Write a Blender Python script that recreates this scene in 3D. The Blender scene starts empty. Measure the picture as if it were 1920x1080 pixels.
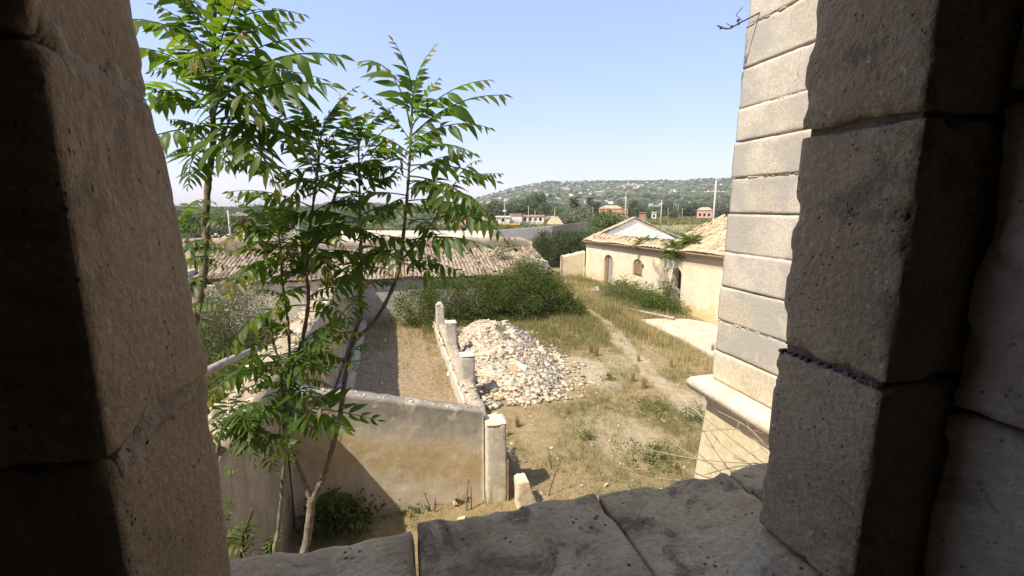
import bpy, math, random
import numpy as np
from mathutils import Vector, Matrix, Euler
SC = bpy.context.scene
COL = SC.collection
R = math.radians
rng = np.random.default_rng(7)
random.seed(7)

# ------------------------------------------------------------------ camera, sky, sun, exposure
CAM = Vector((0.0, 0.0, 6.0)); PITCH = R(10.1); YAW = R(14.7); FPX = 845.0
cd = bpy.data.cameras.new('camera'); co = bpy.data.objects.new('camera', cd); COL.objects.link(co)
co.location = CAM; co.rotation_euler = (R(90) - PITCH, 0, -YAW)
cd.sensor_width = 36; cd.lens = FPX / 1920 * 36; cd.clip_start = 0.02; cd.clip_end = 6000
SC.camera = co
SUNV = Vector((0.65, 0.30, -1.0)).normalized()
w = bpy.data.worlds.new('World'); SC.world = w; w.use_nodes = True
wn = w.node_tree.nodes; wl = w.node_tree.links
bg = wn['Background']
sky = wn.new('ShaderNodeTexSky'); sky.sky_type = 'NISHITA'; sky.sun_disc = False
sky.sun_elevation = R(54.4); sky.sun_rotation = R(245.2)
sky.altitude = 50; sky.air_density = 1.0; sky.dust_density = 1.2; sky.ozone_density = 4.0
hsv = wn.new('ShaderNodeHueSaturation'); hsv.inputs['Saturation'].default_value = 1.42; tint = wn.new('ShaderNodeMix'); tint.data_type = 'RGBA'; tint.blend_type = 'MULTIPLY'; tint.inputs[0].default_value = 1; tint.inputs[7].default_value = (1.035, .92, 1.05, 1)
gm = wn.new('ShaderNodeGamma'); gm.inputs[1].default_value = .46; s1 = wn.new('ShaderNodeVectorMath'); s1.operation = 'SCALE'; s1.inputs['Scale'].default_value = 1 / 6; s2 = wn.new('ShaderNodeVectorMath'); s2.operation = 'SCALE'; s2.inputs['Scale'].default_value = 6
wl.new(sky.outputs[0], s1.inputs[0]); wl.new(s1.outputs[0], gm.inputs[0]); wl.new(gm.outputs[0], s2.inputs[0]); wl.new(s2.outputs[0], hsv.inputs['Color']); wl.new(hsv.outputs[0], tint.inputs[6]); wl.new(tint.outputs[2], bg.inputs[0]); bg.inputs[1].default_value = 0.113
sl = bpy.data.lights.new('sun', 'SUN'); sl.energy = 3.9; sl.angle = R(0.53); sl.color = (1.0, 0.935, 0.795)
so = bpy.data.objects.new('sun', sl); COL.objects.link(so); so.location = (-20, -10, 40)
so.rotation_euler = SUNV.to_track_quat('-Z', 'Y').to_euler()
SC.view_settings.view_transform = 'Standard'; SC.view_settings.look = 'None'
SC.view_settings.exposure = 0.95; SC.view_settings.gamma = 1.0; SC.view_settings.use_curve_mapping = False
HAZE = 0.0002
SC.cycles.use_denoising = True
SC.cycles.max_bounces = 8; SC.cycles.diffuse_bounces = 5; SC.cycles.transparent_max_bounces = 6
SC.cycles.sample_clamp_indirect = 8

# ------------------------------------------------------------------ survey helpers: a sight line of the camera -> a point of the place
def ray(px, py):
    u = (px - 960) / FPX; v = (py - 540) / FPX
    dn = math.sin(PITCH) + v * math.cos(PITCH); fw = math.cos(PITCH) - v * math.sin(PITCH)
    return (u * math.cos(YAW) + fw * math.sin(YAW), -u * math.sin(YAW) + fw * math.cos(YAW), -dn)
def at(px, py, d):
    r = ray(px, py); return Vector((r[0] * d, r[1] * d, 6 + r[2] * d))
def onz(px, py, z=0.0):
    r = ray(px, py); t = (z - 6) / r[2]; return Vector((r[0] * t, r[1] * t, z))
def onx(px, py, x):
    r = ray(px, py); t = x / r[0]; return Vector((x, r[1] * t, 6 + r[2] * t))
def ony(px, py, y):
    r = ray(px, py); t = y / r[1]; return Vector((r[0] * t, y, 6 + r[2] * t))
def atdist(px, py, dist):
    r = ray(px, py); t = dist / math.hypot(r[0], r[1]); return Vector((r[0] * t, r[1] * t, 6 + r[2] * t))

# ------------------------------------------------------------------ numpy noise
def _h(ix, iy, iz, seed):
    n = (ix.astype(np.int64) * 374761393 + iy.astype(np.int64) * 668265263 + iz.astype(np.int64) * 2147483647 + seed * 974711) & 0xffffffff
    n = ((n ^ (n >> 13)) * 1274126177) & 0xffffffff
    n = ((n ^ (n >> 16)) * 2246822519) & 0xffffffff
    return ((n ^ (n >> 15)) & 0xffff) / 65535.0
def vn(P, seed=0):
    P = np.asarray(P, float); i = np.floor(P); f = P - i; f = f * f * (3 - 2 * f); i = i.astype(np.int64)
    x, y, z = i[:, 0], i[:, 1], i[:, 2]; a = 0
    for dx in (0, 1):
        for dy in (0, 1):
            for dz in (0, 1):
                wgt = (f[:, 0] if dx else 1 - f[:, 0]) * (f[:, 1] if dy else 1 - f[:, 1]) * (f[:, 2] if dz else 1 - f[:, 2])
                a = a + wgt * _h(x + dx, y + dy, z + dz, seed)
    return a
def fbm(P, seed=0, oct=4):
    P = np.asarray(P, float); s = 0; a = .5; t = 0
    for k in range(oct):
        s = s + a * vn(P, seed + k); t += a; a *= .5; P = P * 2.03 + 11.7
    return s / t
def n2(x, y, scale, seed=0, oct=4):
    x = np.asarray(x, float); y = np.asarray(y, float)
    return fbm(np.stack([x.ravel() * scale, y.ravel() * scale, np.full(x.size, .37)], 1), seed, oct).reshape(x.shape)

# ------------------------------------------------------------------ materials
class NT:
    def __init__(s, name):
        s.m = bpy.data.materials.new(name); s.m.use_nodes = True; s.t = s.m.node_tree; s.t.nodes.clear()
        s.out = s.t.nodes.new('ShaderNodeOutputMaterial')
    def n(s, ty, props=None, **inp):
        nd = s.t.nodes.new('ShaderNode' + ty)
        for k, v in (props or {}).items(): setattr(nd, k, v)
        for k, v in inp.items(): s.set(nd, k, v)
        return nd
    def set(s, nd, k, v):
        key = int(k[1:]) if k[0] == 'i' and k[1:].isdigit() else k.replace('_', ' ')
        sock = nd.inputs[key]
        if isinstance(v, bpy.types.NodeSocket): s.t.links.new(v, sock)
        elif isinstance(v, bpy.types.Node): s.t.links.new(v.outputs[0], sock)
        else: sock.default_value = (v + (1,)) if isinstance(v, tuple) and len(v) == 3 and sock.type == 'RGBA' else v
    def ramp(s, fac, stops, interp='LINEAR'):
        nd = s.n('ValToRGB', Fac=fac); cr = nd.color_ramp; cr.interpolation = interp
        while len(cr.elements) < len(stops): cr.elements.new(.5)
        for e, (p, c) in zip(cr.elements, stops):
            e.position = p; e.color = (c, c, c, 1) if not isinstance(c, tuple) else c + (1,)
        return nd.outputs[0]
    def noise(s, co, scale, detail=6, rough=.55, dist=0.0):
        return s.n('TexNoise', Vector=co, Scale=scale, Detail=float(detail), Roughness=rough, Distortion=dist).outputs[0]
    def mix(s, fac, a, b, mode='MIX'):
        nd = s.t.nodes.new('ShaderNodeMix'); nd.data_type = 'RGBA'; nd.blend_type = mode
        for i, v in ((0, fac), (6, a), (7, b)):
            sock = nd.inputs[i]
            if isinstance(v, bpy.types.NodeSocket): s.t.links.new(v, sock)
            else: sock.default_value = (v + (1,)) if isinstance(v, tuple) else v
        return nd.outputs[2]
    def math(s, op, a, b=0.0, clamp=False):
        nd = s.n('Math', {'operation': op, 'use_clamp': clamp}, i0=a, i1=b); return nd.outputs[0]
    def pos(s): return s.n('NewGeometry').outputs['Position']
    def obj(s): return s.n('TexCoord').outputs['Object']
    def rnd(s): return s.n('ObjectInfo').outputs['Random']
    def attr(s, nm): return s.n('Attribute', {'attribute_name': nm}).outputs['Fac']
    def done(s, col, rough=.9, bump=None, bs=.4, bd=.02, spec=.25, **kw):
        p = s.n('BsdfPrincipled', Base_Color=col, Roughness=rough)
        p.inputs['Specular IOR Level'].default_value = spec
        if bump is not None:
            b = s.n('Bump', Height=bump, Strength=bs, Distance=bd); s.t.links.new(b.outputs[0], p.inputs['Normal'])
        for k, v in kw.items(): s.set(p, k, v)
        s.t.links.new(p.outputs[0], s.out.inputs[0]); return s.m
MAT = {}
def stone(name, cols, scale=3.0, bscale=40.0, bs=.5, bd=.01, pits=0.0, stain=None, co='pos', rand=.0, pitscale=60, fleck=None, blotch=None):
    t = NT(name); c = t.pos() if co == 'pos' else t.obj()
    if co != 'pos' or rand:
        c = t.n('VectorMath', {'operation': 'ADD'}, i0=c, i1=t.n('CombineXYZ', X=t.math('MULTIPLY', t.rnd(), 31.0), Y=t.math('MULTIPLY', t.rnd(), 17.0)).outputs[0]).outputs[0]
    n1 = t.noise(c, scale, 7, .62, .4)
    k = len(cols); col = t.ramp(n1, [(.28 + .44 * i / max(1, k - 1), x) for i, x in enumerate(cols)])
    fine = t.noise(c, bscale, 6, .65)
    col = t.mix(.55, col, t.ramp(fine, [(.3, .45), (.7, 1.0)]), 'MULTIPLY')
    col = t.mix(1.0, col, (1.28, 1.28, 1.28), 'MULTIPLY')
    if stain: col = t.mix(t.ramp(t.noise(c, stain[1], 5, .6), [(stain[2], 0.0), (stain[2] + .12, stain[3])]), col, stain[0])
    if blotch:   # (colour, scale, threshold, amount): dark weathering patches with a ragged edge
        col = t.mix(t.ramp(t.noise(c, blotch[1], 9, .74, .7), [(blotch[2], 0.0), (blotch[2] + .07, blotch[3])]), col, blotch[0])
    if fleck: col = t.mix(t.ramp(t.noise(c, fleck[1], 3, .6), [(fleck[2], 0.0), (fleck[2] + .05, fleck[3])]), col, fleck[0])
    if rand: col = t.mix(1.0, col, t.ramp(t.rnd(), [(0, 1 - rand), (1, 1 + rand)]), 'MULTIPLY')
    h = t.math('ADD', fine, t.math('MULTIPLY', t.noise(c, bscale * .25, 4), .5))
    if pits:
        v = t.n('TexVoronoi', Vector=c, Scale=float(pitscale)).outputs['Distance']
        pm = t.math('MULTIPLY', t.ramp(v, [(.0, 1.0), (.22, 0.0)]), t.ramp(t.noise(c, pitscale * .3, 3), [(.52, 0.0), (.6, 1.0)]))
        h = t.math('SUBTRACT', h, t.math('MULTIPLY', pm, pits * 3)); col = t.mix(t.math('MULTIPLY', pm, .6), col, (.05, .04, .03))
    MAT[name] = t.done(col, .92, h, bs, bd); return MAT[name]

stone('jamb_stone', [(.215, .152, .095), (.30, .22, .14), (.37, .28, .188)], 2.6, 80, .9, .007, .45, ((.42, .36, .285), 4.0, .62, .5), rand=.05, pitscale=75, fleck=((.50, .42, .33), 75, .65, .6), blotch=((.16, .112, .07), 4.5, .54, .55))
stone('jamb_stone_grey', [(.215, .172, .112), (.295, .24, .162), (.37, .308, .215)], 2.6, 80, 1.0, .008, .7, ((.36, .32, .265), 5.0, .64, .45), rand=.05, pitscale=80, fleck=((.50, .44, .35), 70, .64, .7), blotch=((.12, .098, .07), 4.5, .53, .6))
stone('sill_stone_grey', [(.23, .175, .095), (.36, .28, .16), (.46, .37, .22), (.54, .46, .31)], 5, 70, 1.0, .006, .9, ((.50, .44, .35), 9.0, .60, .7), rand=.05, pitscale=46, fleck=((.58, .51, .41), 60, .66, .6), blotch=((.13, .10, .07), 5.5, .53, .75))
stone('inner_plaster', [(.36, .315, .26), (.52, .47, .40), (.66, .61, .54)], 3.5, 45, .8, .008, .3, ((.22, .185, .145), 4.0, .58, .7), blotch=((.28, .235, .19), 7.0, .56, .6))
stone('mortar', [(.26, .22, .17), (.40, .35, .28), (.5, .44, .36)], 12, 70, 1.0, .01, .5)
stone('mortar_warm', [(.22, .17, .115), (.33, .265, .185), (.42, .35, .26)], 14, 80, 1.0, .008, .5)
stone('dark_mortar', [(.10, .085, .07), (.2, .17, .14)], 14, 70, 1.0, .01, .5)
stone('room_plaster', [(.16, .13, .10), (.24, .2, .16)], 1.5, 20, .4, .01)
stone('ashlar', [(.40, .335, .24), (.455, .40, .315), (.51, .455, .37)], 1.8, 34, .6, .008, .35, ((.35, .325, .285), 1.4, .45, .75), rand=.045, pitscale=30, blotch=((.56, .49, .37), 4.0, .58, .6), fleck=((.25, .21, .16), 30, .68, .4))
stone('ashlar_pale', [(.44, .37, .255), (.54, .465, .335), (.60, .52, .39)], 2.2, 26, .5, .008, .3, ((.42, .38, .33), 2.6, .58, .5), rand=.05)
stone('plinth_plaster', [(.46, .37, .22), (.56, .465, .295), (.61, .52, .36)], 1.6, 14, .4, .008, .2, ((.56, .52, .45), 1.3, .6, .4))
stone('rubble_wall', [(.24, .195, .135), (.36, .30, .215), (.48, .41, .31)], 6, 20, .9, .03, .8, ((.2, .17, .13), 3.0, .6, .6))
stone('limestone_rock', [(.39, .315, .21), (.50, .42, .295), (.58, .50, .375)], 4, 18, .7, .02, .3, co='obj', rand=.22)
stone('roof_deck', [(.12, .09, .065), (.2, .15, .10)], 3, 12, .6, .02)
stone('concrete_slab', [(.38, .31, .215), (.48, .40, .285), (.54, .46, .34)], 1.2, 14, .4, .01, .2, ((.36, .29, .2), 1.0, .56, .5))
stone('wood_grey', [(.16, .135, .11), (.27, .24, .20), (.36, .32, .27)], 8, 40, .6, .006, co='obj', rand=.2)
stone('wood_brown', [(.16, .09, .045), (.27, .165, .09), (.34, .22, .13)], 7, 40, .6, .006, co='obj', rand=.15)
stone('post_plaster', [(.36, .32, .25), (.46, .41, .32), (.58, .52, .42)], 4, 24, .5, .008, .3, ((.24, .22, .19), 2.2, .55, .7), rand=.1)
stone('bare_wall_brown', [(.22, .17, .115), (.31, .245, .17), (.38, .31, .23)], 1.0, 9, .5, .02, .3, ((.14, .11, .085), .8, .6, .5))
stone('grey_wall_far', [(.62, .545, .45), (.67, .595, .50)], .3, 3, .1, .01)
stone('brown_wall_far', [(.26, .215, .175), (.31, .26, .21)], .3, 3, .1, .01)
stone('white_wall_far', [(.62, .56, .46), (.70, .64, .54)], .3, 3, .1, .01)
stone('white_plaster', [(.62, .56, .47), (.72, .665, .575), (.77, .715, .63)], 1.0, 8, .3, .01)
stone('house_orange', [(.44, .27, .17), (.52, .34, .23)], .3, 3, .2, .01)
stone('house_brown', [(.27, .155, .10), (.34, .20, .13)], .3, 3, .2, .01)
stone('house_pink', [(.42, .26, .19), (.50, .32, .24)], .3, 3, .2, .01)
stone('red_roof', [(.36, .13, .09), (.44, .18, .12)], 1, 6, .4, .02)
stone('orange_roof', [(.40, .22, .12), (.50, .30, .18)], 1, 6, .4, .02)
stone('barn_red', [(.13, .065, .05), (.18, .09, .07)], 1, 6, .4, .02)
stone('yellow_wall', [(.6, .36, .07), (.66, .42, .1)], .5, 4, .2, .01)
stone('bark', [(.09, .072, .052), (.17, .138, .10), (.27, .225, .175)], 16, 70, 1.0, .006, co='pos', blotch=((.07, .055, .04), 22, .54, .7))
stone('bark_far', [(.10, .075, .055), (.16, .125, .09)], 4, 20, .6, .01)
stone('dry_stem', [(.27, .21, .14), (.38, .30, .2)], 10, 40, .4, .004)
stone('vine_stem', [(.26, .21, .155), (.38, .32, .25)], 10, 40, .4, .004)
stone('pole_concrete', [(.40, .37, .33), (.48, .45, .41)], 1, 6, .2, .01)
stone('dead_dark', [(.05, .04, .03), (.09, .07, .05)], 10, 40, .4, .004)

def simple(name, c, rough=.8, metal=0.0):
    t = NT(name); MAT[name] = t.done(c, rough, Metallic=metal); return MAT[name]
simple('dark_void', (.012, .010, .008)); simple('window_glass', (.03, .035, .04), .15); simple('iron', (.06, .045, .035), .6, .4)

def tile_mat():
    t = NT('clay_tile'); o = t.obj(); r = t.rnd(); a = t.attr('rnd'); rr = t.math('FRACT', t.math('ADD', r, a))
    base = t.ramp(rr, [(0, (.15, .11, .075)), (.3, (.24, .18, .12)), (.55, (.32, .25, .165)), (.8, (.39, .315, .22)), (1, (.28, .175, .10))])
    c = t.mix(.6, base, t.ramp(t.noise(t.pos(), 5, 6, .65), [(.3, .5), (.7, 1.15)]), 'MULTIPLY')
    c = t.mix(t.ramp(t.noise(t.pos(), 11, 5), [(.56, 0.0), (.68, .55)]), c, (.40, .37, .30))
    MAT['clay_tile'] = t.done(c, .9, t.noise(t.pos(), 40), .4, .01)
    t = NT('clay_tile_ochre'); rr = t.math('FRACT', t.math('ADD', t.rnd(), t.attr('rnd')))
    base = t.ramp(rr, [(0, (.33, .24, .14)), (.3, (.44, .335, .205)), (.6, (.52, .42, .28)), (.85, (.48, .30, .14)), (1, (.38, .31, .22))])
    c = t.mix(.5, base, t.ramp(t.noise(t.pos(), 4, 6, .65), [(.3, .6), (.7, 1.1)]), 'MULTIPLY')
    MAT['clay_tile_ochre'] = t.done(c, .9, t.noise(t.pos(), 40), .4, .01)
tile_mat()

def leaf_mat(name, stops, trans=.35, tip=None, rough=.45, obj_rand=.2, spec=.35):
    t = NT(name); rr = t.math('FRACT', t.math('ADD', t.attr('rnd'), t.rnd()))
    c = t.ramp(rr, [(i / max(1, len(stops) - 1), s) for i, s in enumerate(stops)])
    if tip: c = t.mix(t.attr('tip'), c, tip)
    c = t.mix(1.0, c, t.ramp(t.rnd(), [(0, 1 - obj_rand), (1, 1 + obj_rand)]), 'MULTIPLY')
    p = t.n('BsdfPrincipled', Base_Color=c, Roughness=rough); p.inputs['Specular IOR Level'].default_value = spec
    tc = t.mix(1.0, c, (2.1, 2.2, .65) if 'ailanthus' in name else (1.5, 1.7, .55), 'MULTIPLY')
    tr = t.n('BsdfTranslucent', Color=tc)
    mx = t.n('MixShader', Fac=trans); t.t.links.new(p.outputs[0], mx.inputs[1]); t.t.links.new(tr.outputs[0], mx.inputs[2])
    t.t.links.new(mx.outputs[0], t.out.inputs[0]); MAT[name] = t.m
leaf_mat('ailanthus_leaf', [(.048, .090, .013), (.066, .112, .016), (.095, .138, .022)], .5, (.24, .16, .075), .42, spec=.22)
leaf_mat('olive_leaf', [(.066, .078, .034), (.082, .094, .042), (.10, .11, .055), (.056, .068, .028)], .22, rough=.75, spec=.04)
leaf_mat('bramble_leaf', [(.052, .082, .018), (.072, .105, .024), (.11, .135, .036), (.16, .155, .06)], .3, rough=.7, spec=.06)
leaf_mat('pine_leaf', [(.068, .088, .034), (.09, .11, .042), (.115, .13, .055)], .15, rough=.7)
leaf_mat('green_leaf_far', [(.075, .105, .032), (.10, .135, .042), (.13, .16, .055)], .25, rough=.6)
leaf_mat('grey_leaf_far', [(.11, .125, .075), (.15, .16, .10), (.18, .185, .13)], .2, rough=.7)
leaf_mat('cypress_leaf', [(.028, .042, .02), (.04, .055, .026)], .1, rough=.7)
leaf_mat('weed_leaf', [(.09, .125, .035), (.14, .155, .055), (.21, .19, .085), (.11, .135, .045)], .3, rough=.7, spec=.06)
leaf_mat('grass_blade', [(.38, .28, .125), (.45, .345, .17), (.31, .225, .10), (.20, .18, .06), (.48, .385, .21), (.36, .27, .12)], .25, rough=.7)
leaf_mat('grass_green', [(.165, .17, .055), (.22, .205, .075), (.14, .15, .05), (.29, .24, .11)], .3, rough=.7)
leaf_mat('straw_blade', [(.38, .29, .145), (.46, .36, .19), (.32, .235, .11)], .25, rough=.7)
leaf_mat('vine_field', [(.14, .17, .045), (.19, .20, .06), (.25, .19, .075)], .2, rough=.7)
leaf_mat('hill_scrub', [(.062, .076, .034), (.085, .097, .045), (.11, .118, .06)], .0, rough=.9)

# ------------------------------------------------------------------ mesh building
def smooth_shade(me, on=True): me.polygons.foreach_set('use_smooth', np.full(len(me.polygons), on))
def mk(name, V, F, mat, parent=None, smooth=False, attrs=None, origin=None, link=True):
    """F: list of tuples or an int array (all same size)."""
    me = bpy.data.meshes.new(name); V = np.asarray(V, float)
    if parent is not None and origin is None: origin = parent.get('_o', (0, 0, 0))
    if origin is not None: V = V - np.asarray(origin)
    if isinstance(F, np.ndarray):
        k = F.shape[1]; nf = len(F)
        me.vertices.add(len(V)); me.vertices.foreach_set('co', V.astype(np.float32).ravel())
        me.loops.add(nf * k); me.loops.foreach_set('vertex_index', F.astype(np.int32).ravel())
        me.polygons.add(nf); me.polygons.foreach_set('loop_start', np.arange(0, nf * k, k, dtype=np.int32))
        me.update(calc_edges=True)
    else:
        me.from_pydata([tuple(v) for v in V], [], F)
    if smooth: smooth_shade(me)
    for m in (mat if isinstance(mat, (list, tuple)) else [mat]): me.materials.append(MAT[m])
    for an, (dom, arr) in (attrs or {}).items():
        a = me.attributes.new(an, 'FLOAT', dom); a.data.foreach_set('value', np.asarray(arr, np.float32))
    if not link: return me
    o = bpy.data.objects.new(name, me); COL.objects.link(o)
    if parent is not None: o.parent = parent
    elif origin is not None: o.location = origin
    return o
def inst(name, me, parent, loc, rot=(0, 0, 0), scale=1.0):
    o = bpy.data.objects.new(name, me); COL.objects.link(o)
    if parent is not None: o.parent = parent; loc = Vector(loc) - Vector(parent.get('_o', (0, 0, 0)))
    o.location = loc; o.rotation_euler = rot; o.scale = (scale,) * 3 if not isinstance(scale, (tuple, list)) else scale
    return o
def tag(o, label=None, cat=None, group=None, kind=None):
    for k, v in (('label', label), ('category', cat), ('group', group), ('kind', kind)):
        if v: o[k] = v
    return o
def thing(name, loc, label, cat, group=None):
    o = bpy.data.objects.new(name, None); COL.objects.link(o); o.location = loc; o.empty_display_size = .2
    o['_o'] = tuple(loc); return tag(o, label, cat, group)
def join(parts):
    Vs, Fs, n = [], [], 0
    for V, F in parts:
        Vs.append(np.asarray(V, float)); Fs += [tuple(int(i) + n for i in f) for f in F]; n += len(V)
    return np.concatenate(Vs), Fs
def box(lo, hi):
    (a, b, c), (d, e, f) = lo, hi
    V = [(a, b, c), (d, b, c), (d, e, c), (a, e, c), (a, b, f), (d, b, f), (d, e, f), (a, e, f)]
    return np.array(V, float), [(0, 3, 2, 1), (4, 5, 6, 7), (0, 1, 5, 4), (1, 2, 6, 5), (2, 3, 7, 6), (3, 0, 4, 7)]
def prism(poly, axis, a, b):
    """poly: 2-D points counter-clockwise; extruded along axis from a to b."""
    n = len(poly); V = []
    for h in (a, b):
        for p, q in poly: V.append({'x': (h, p, q), 'y': (p, h, q), 'z': (p, q, h)}[axis])
    F = [tuple(range(n))[::-1], tuple(range(n, 2 * n))] + [(i, (i + 1) % n, n + (i + 1) % n, n + i) for i in range(n)]
    return np.array(V, float), F
def grid_box(lo, hi, step):
    lo = np.array(lo, float); hi = np.array(hi, float); n = np.maximum(1, np.ceil((hi - lo) / step).astype(int))
    Vs, Fs = [], []; off = 0
    for ax in range(3):
        u, v = (ax + 1) % 3, (ax + 2) % 3
        for side in (0, 1):
            gu, gv = np.meshgrid(np.linspace(0, 1, n[u] + 1), np.linspace(0, 1, n[v] + 1), indexing='ij')
            P = np.zeros(gu.shape + (3,)); P[..., u] = lo[u] + gu * (hi - lo)[u]; P[..., v] = lo[v] + gv * (hi - lo)[v]
            P[..., ax] = hi[ax] if side else lo[ax]
            idx = np.arange(gu.size).reshape(gu.shape) + off
            q = np.stack([idx[:-1, :-1], idx[1:, :-1], idx[1:, 1:], idx[:-1, 1:]], -1).reshape(-1, 4)
            Fs.append(q if side else q[:, ::-1]); Vs.append(P.reshape(-1, 3)); off += gu.size
    V = np.concatenate(Vs); F = np.concatenate(Fs)
    key = np.round(V / 1e-5).astype(np.int64); _, first, inv = np.unique(key, axis=0, return_index=True, return_inverse=True)
    return V[first], inv.ravel()[F]
def rough_block(lo, hi, step=.03, bev=.012, amp=.004, scale=9.0, chip=.02, seed=0, chipscale=11.0):
    V, F = grid_box(lo, hi, step); lo = np.array(lo, float); hi = np.array(hi, float)
    b = min(bev, .45 * float((hi - lo).min())); q = np.clip(V, lo + b, hi - b); d = V - q; L = np.linalg.norm(d, axis=1, keepdims=True); L[L == 0] = 1
    dn = d / L; V2 = q + dn * b
    edge = np.clip((np.sort(np.abs(dn), axis=1)[:, 1]) / .7, 0, 1)
    # widen the edge zone so chips bite a little into the faces
    dist = np.sort(np.minimum(V - lo, hi - V), axis=1)[:, 1]; edge = np.maximum(edge, np.clip(1 - dist / (chip * 2.2 + 1e-6), 0, 1))
    nz = fbm(V * scale + seed * 3.17, seed, 4) - .5
    ch = np.clip(fbm(V * chipscale + seed * 7.1, seed + 50, 4) - .46, 0, 1) * 3.0
    V2 = V2 + dn * (nz * 2 * amp)[:, None]
    c = (lo + hi) / 2; tow = np.sign(V - c); near = np.minimum(V - lo, hi - V); wgt = np.exp(-near / (chip + 1e-6))
    V2 = V2 - tow * wgt * (edge * ch * chip)[:, None]
    return V2, F
def tube(P, rad, seg=8, cap=True):
    P = [Vector(p) for p in P]; n = len(P); V = []; F = []; up = Vector((.31, .2, .93))
    prev = None
    for i, p in enumerate(P):
        t = (P[min(i + 1, n - 1)] - P[max(i - 1, 0)]).normalized()
        a = t.cross(up if abs(t.dot(up)) < .95 else Vector((1, 0, 0))).normalized() if prev is None else (prev - t * prev.dot(t)).normalized()
        prev = a; b = t.cross(a); r = rad[i] if hasattr(rad, '__len__') else rad
        for k in range(seg):
            an = 2 * math.pi * k / seg; V.append(p + (a * math.cos(an) + b * math.sin(an)) * r)
    for i in range(n - 1):
        for k in range(seg):
            F.append((i * seg + k, i * seg + (k + 1) % seg, (i + 1) * seg + (k + 1) % seg, (i + 1) * seg + k))
    if cap: F.append(tuple(range(seg))[::-1]); F.append(tuple((n - 1) * seg + k for k in range(seg)))
    return np.array([tuple(v) for v in V]), F
def spline(P, per=5):
    P = [Vector(p) for p in P]; out = []
    for i in range(len(P) - 1):
        p0, p1, p2, p3 = P[max(i - 1, 0)], P[i], P[i + 1], P[min(i + 2, len(P) - 1)]
        for k in range(per):
            t = k / per
            out.append(.5 * ((2 * p1) + (p2 - p0) * t + (2 * p0 - 5 * p1 + 4 * p2 - p3) * t * t + (3 * p1 - p0 - 3 * p2 + p3) * t ** 3))
    return out + [P[-1]]
def crown_mesh(blobs, n_cl, per, leaf, seed=0, spread=.22, asp=.5, shell=.55, droop=0.0):
    """leaf-sized faces in clumps through the volume of ellipsoids (centre, radii); attribute rnd per leaf."""
    r = np.random.default_rng(seed); vol = np.array([b[1][0] * b[1][1] * b[1][2] for b in blobs]) ** .7; pick = r.choice(len(blobs), n_cl, p=vol / vol.sum())
    C = np.array([b[0] for b in blobs], float)[pick]; S = np.array([b[1] for b in blobs], float)[pick]
    d = r.normal(size=(n_cl, 3)); d /= np.linalg.norm(d, axis=1, keepdims=True)
    rad = shell + (1 - shell) * r.random(n_cl) ** .6
    cen = C + d * S * rad[:, None] * (.64 + .72 * fbm(d * 3.1 + seed + C * .35, seed, 3))[:, None]
    sz = S.min(axis=1) * spread * (.6 + .8 * r.random(n_cl))
    P = (cen[:, None, :] + r.normal(size=(n_cl, per, 3)) * sz[:, None, None] * np.array([1, 1, .75])).reshape(-1, 3)
    N = len(P); ax = r.normal(size=(N, 3)) + np.repeat(d, per, axis=0) * .6; ax[:, 2] -= droop; ax /= np.linalg.norm(ax, axis=1, keepdims=True)
    t = r.normal(size=(N, 3)); sd = np.cross(ax, t); sd /= np.linalg.norm(sd, axis=1, keepdims=True)
    L = leaf * (.6 + .8 * r.random(N))[:, None]; wd = L * asp * .5
    V = np.stack([P - ax * L * .5, P + sd * wd, P + ax * L * .5, P - sd * wd], 1).reshape(-1, 3)
    F = np.arange(N * 4).reshape(-1, 4)
    rn = np.repeat(r.random(n_cl) * .5, per) + r.random(N) * .5
    return V, F, rn
def blades(X, Y, Z, ln, wd, lean=.5, seed=0):
    r = np.random.default_rng(seed); N = len(X); a = r.random(N) * 6.283; ca, sa = np.cos(a), np.sin(a)
    le = lean * (r.random(N) ** 1.2) * ln; b = r.random(N) * 6.283
    base = np.stack([X, Y, Z - .01], 1); s = np.stack([ca * wd, sa * wd, 0 * wd], 1) * .5
    mid = base + np.stack([np.cos(b) * le * .35, np.sin(b) * le * .35, ln * .6], 1); tip = base + np.stack([np.cos(b) * le, np.sin(b) * le, ln * np.sqrt(np.clip(1 - (le / ln) ** 2 * .6, .1, 1))], 1)
    V = np.stack([base - s, base + s, mid + s * .7, mid - s * .7, tip], 1).reshape(-1, 3); k = np.arange(N)[:, None] * 5
    F = np.concatenate([k + np.array([[0, 1, 2]]), k + np.array([[0, 2, 3]]), k + np.array([[3, 2, 4]])])
    return V, F, np.tile(r.random(N), 3)

# ------------------------------------------------------------------ ground
PATH = [onz(1058, 528), onz(1072, 556), onz(1100, 580), onz(1135, 604), onz(1165, 640), onz(1205, 685), onz(1240, 722), onz(1290, 760), onz(1340, 800)]
PATH = [(p.x, p.y) for p in PATH] + [(8.4, 6.5), (8.2, 2)]
SLAB = [onz(*p) for p in ((1197, 602), (1235, 600), (1290, 601), (1318, 660), (1282, 640), (1245, 624))]
SLAB = [(p.x, p.y) for p in SLAB]; SLAB = SLAB[:3] + [(15.75, 19.6), (15.75, 11.5), (12.6, 11.8), (12.35, 14.6)] + SLAB[3:]
def dpoly(x, y, pts):
    d = np.full(x.shape, 1e9)
    for (ax, ay), (bx, by) in zip(pts[:-1], pts[1:]):
        vx, vy = bx - ax, by - ay; t = np.clip(((x - ax) * vx + (y - ay) * vy) / (vx * vx + vy * vy), 0, 1)
        d = np.minimum(d, np.hypot(x - ax - t * vx, y - ay - t * vy))
    return d
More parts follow.
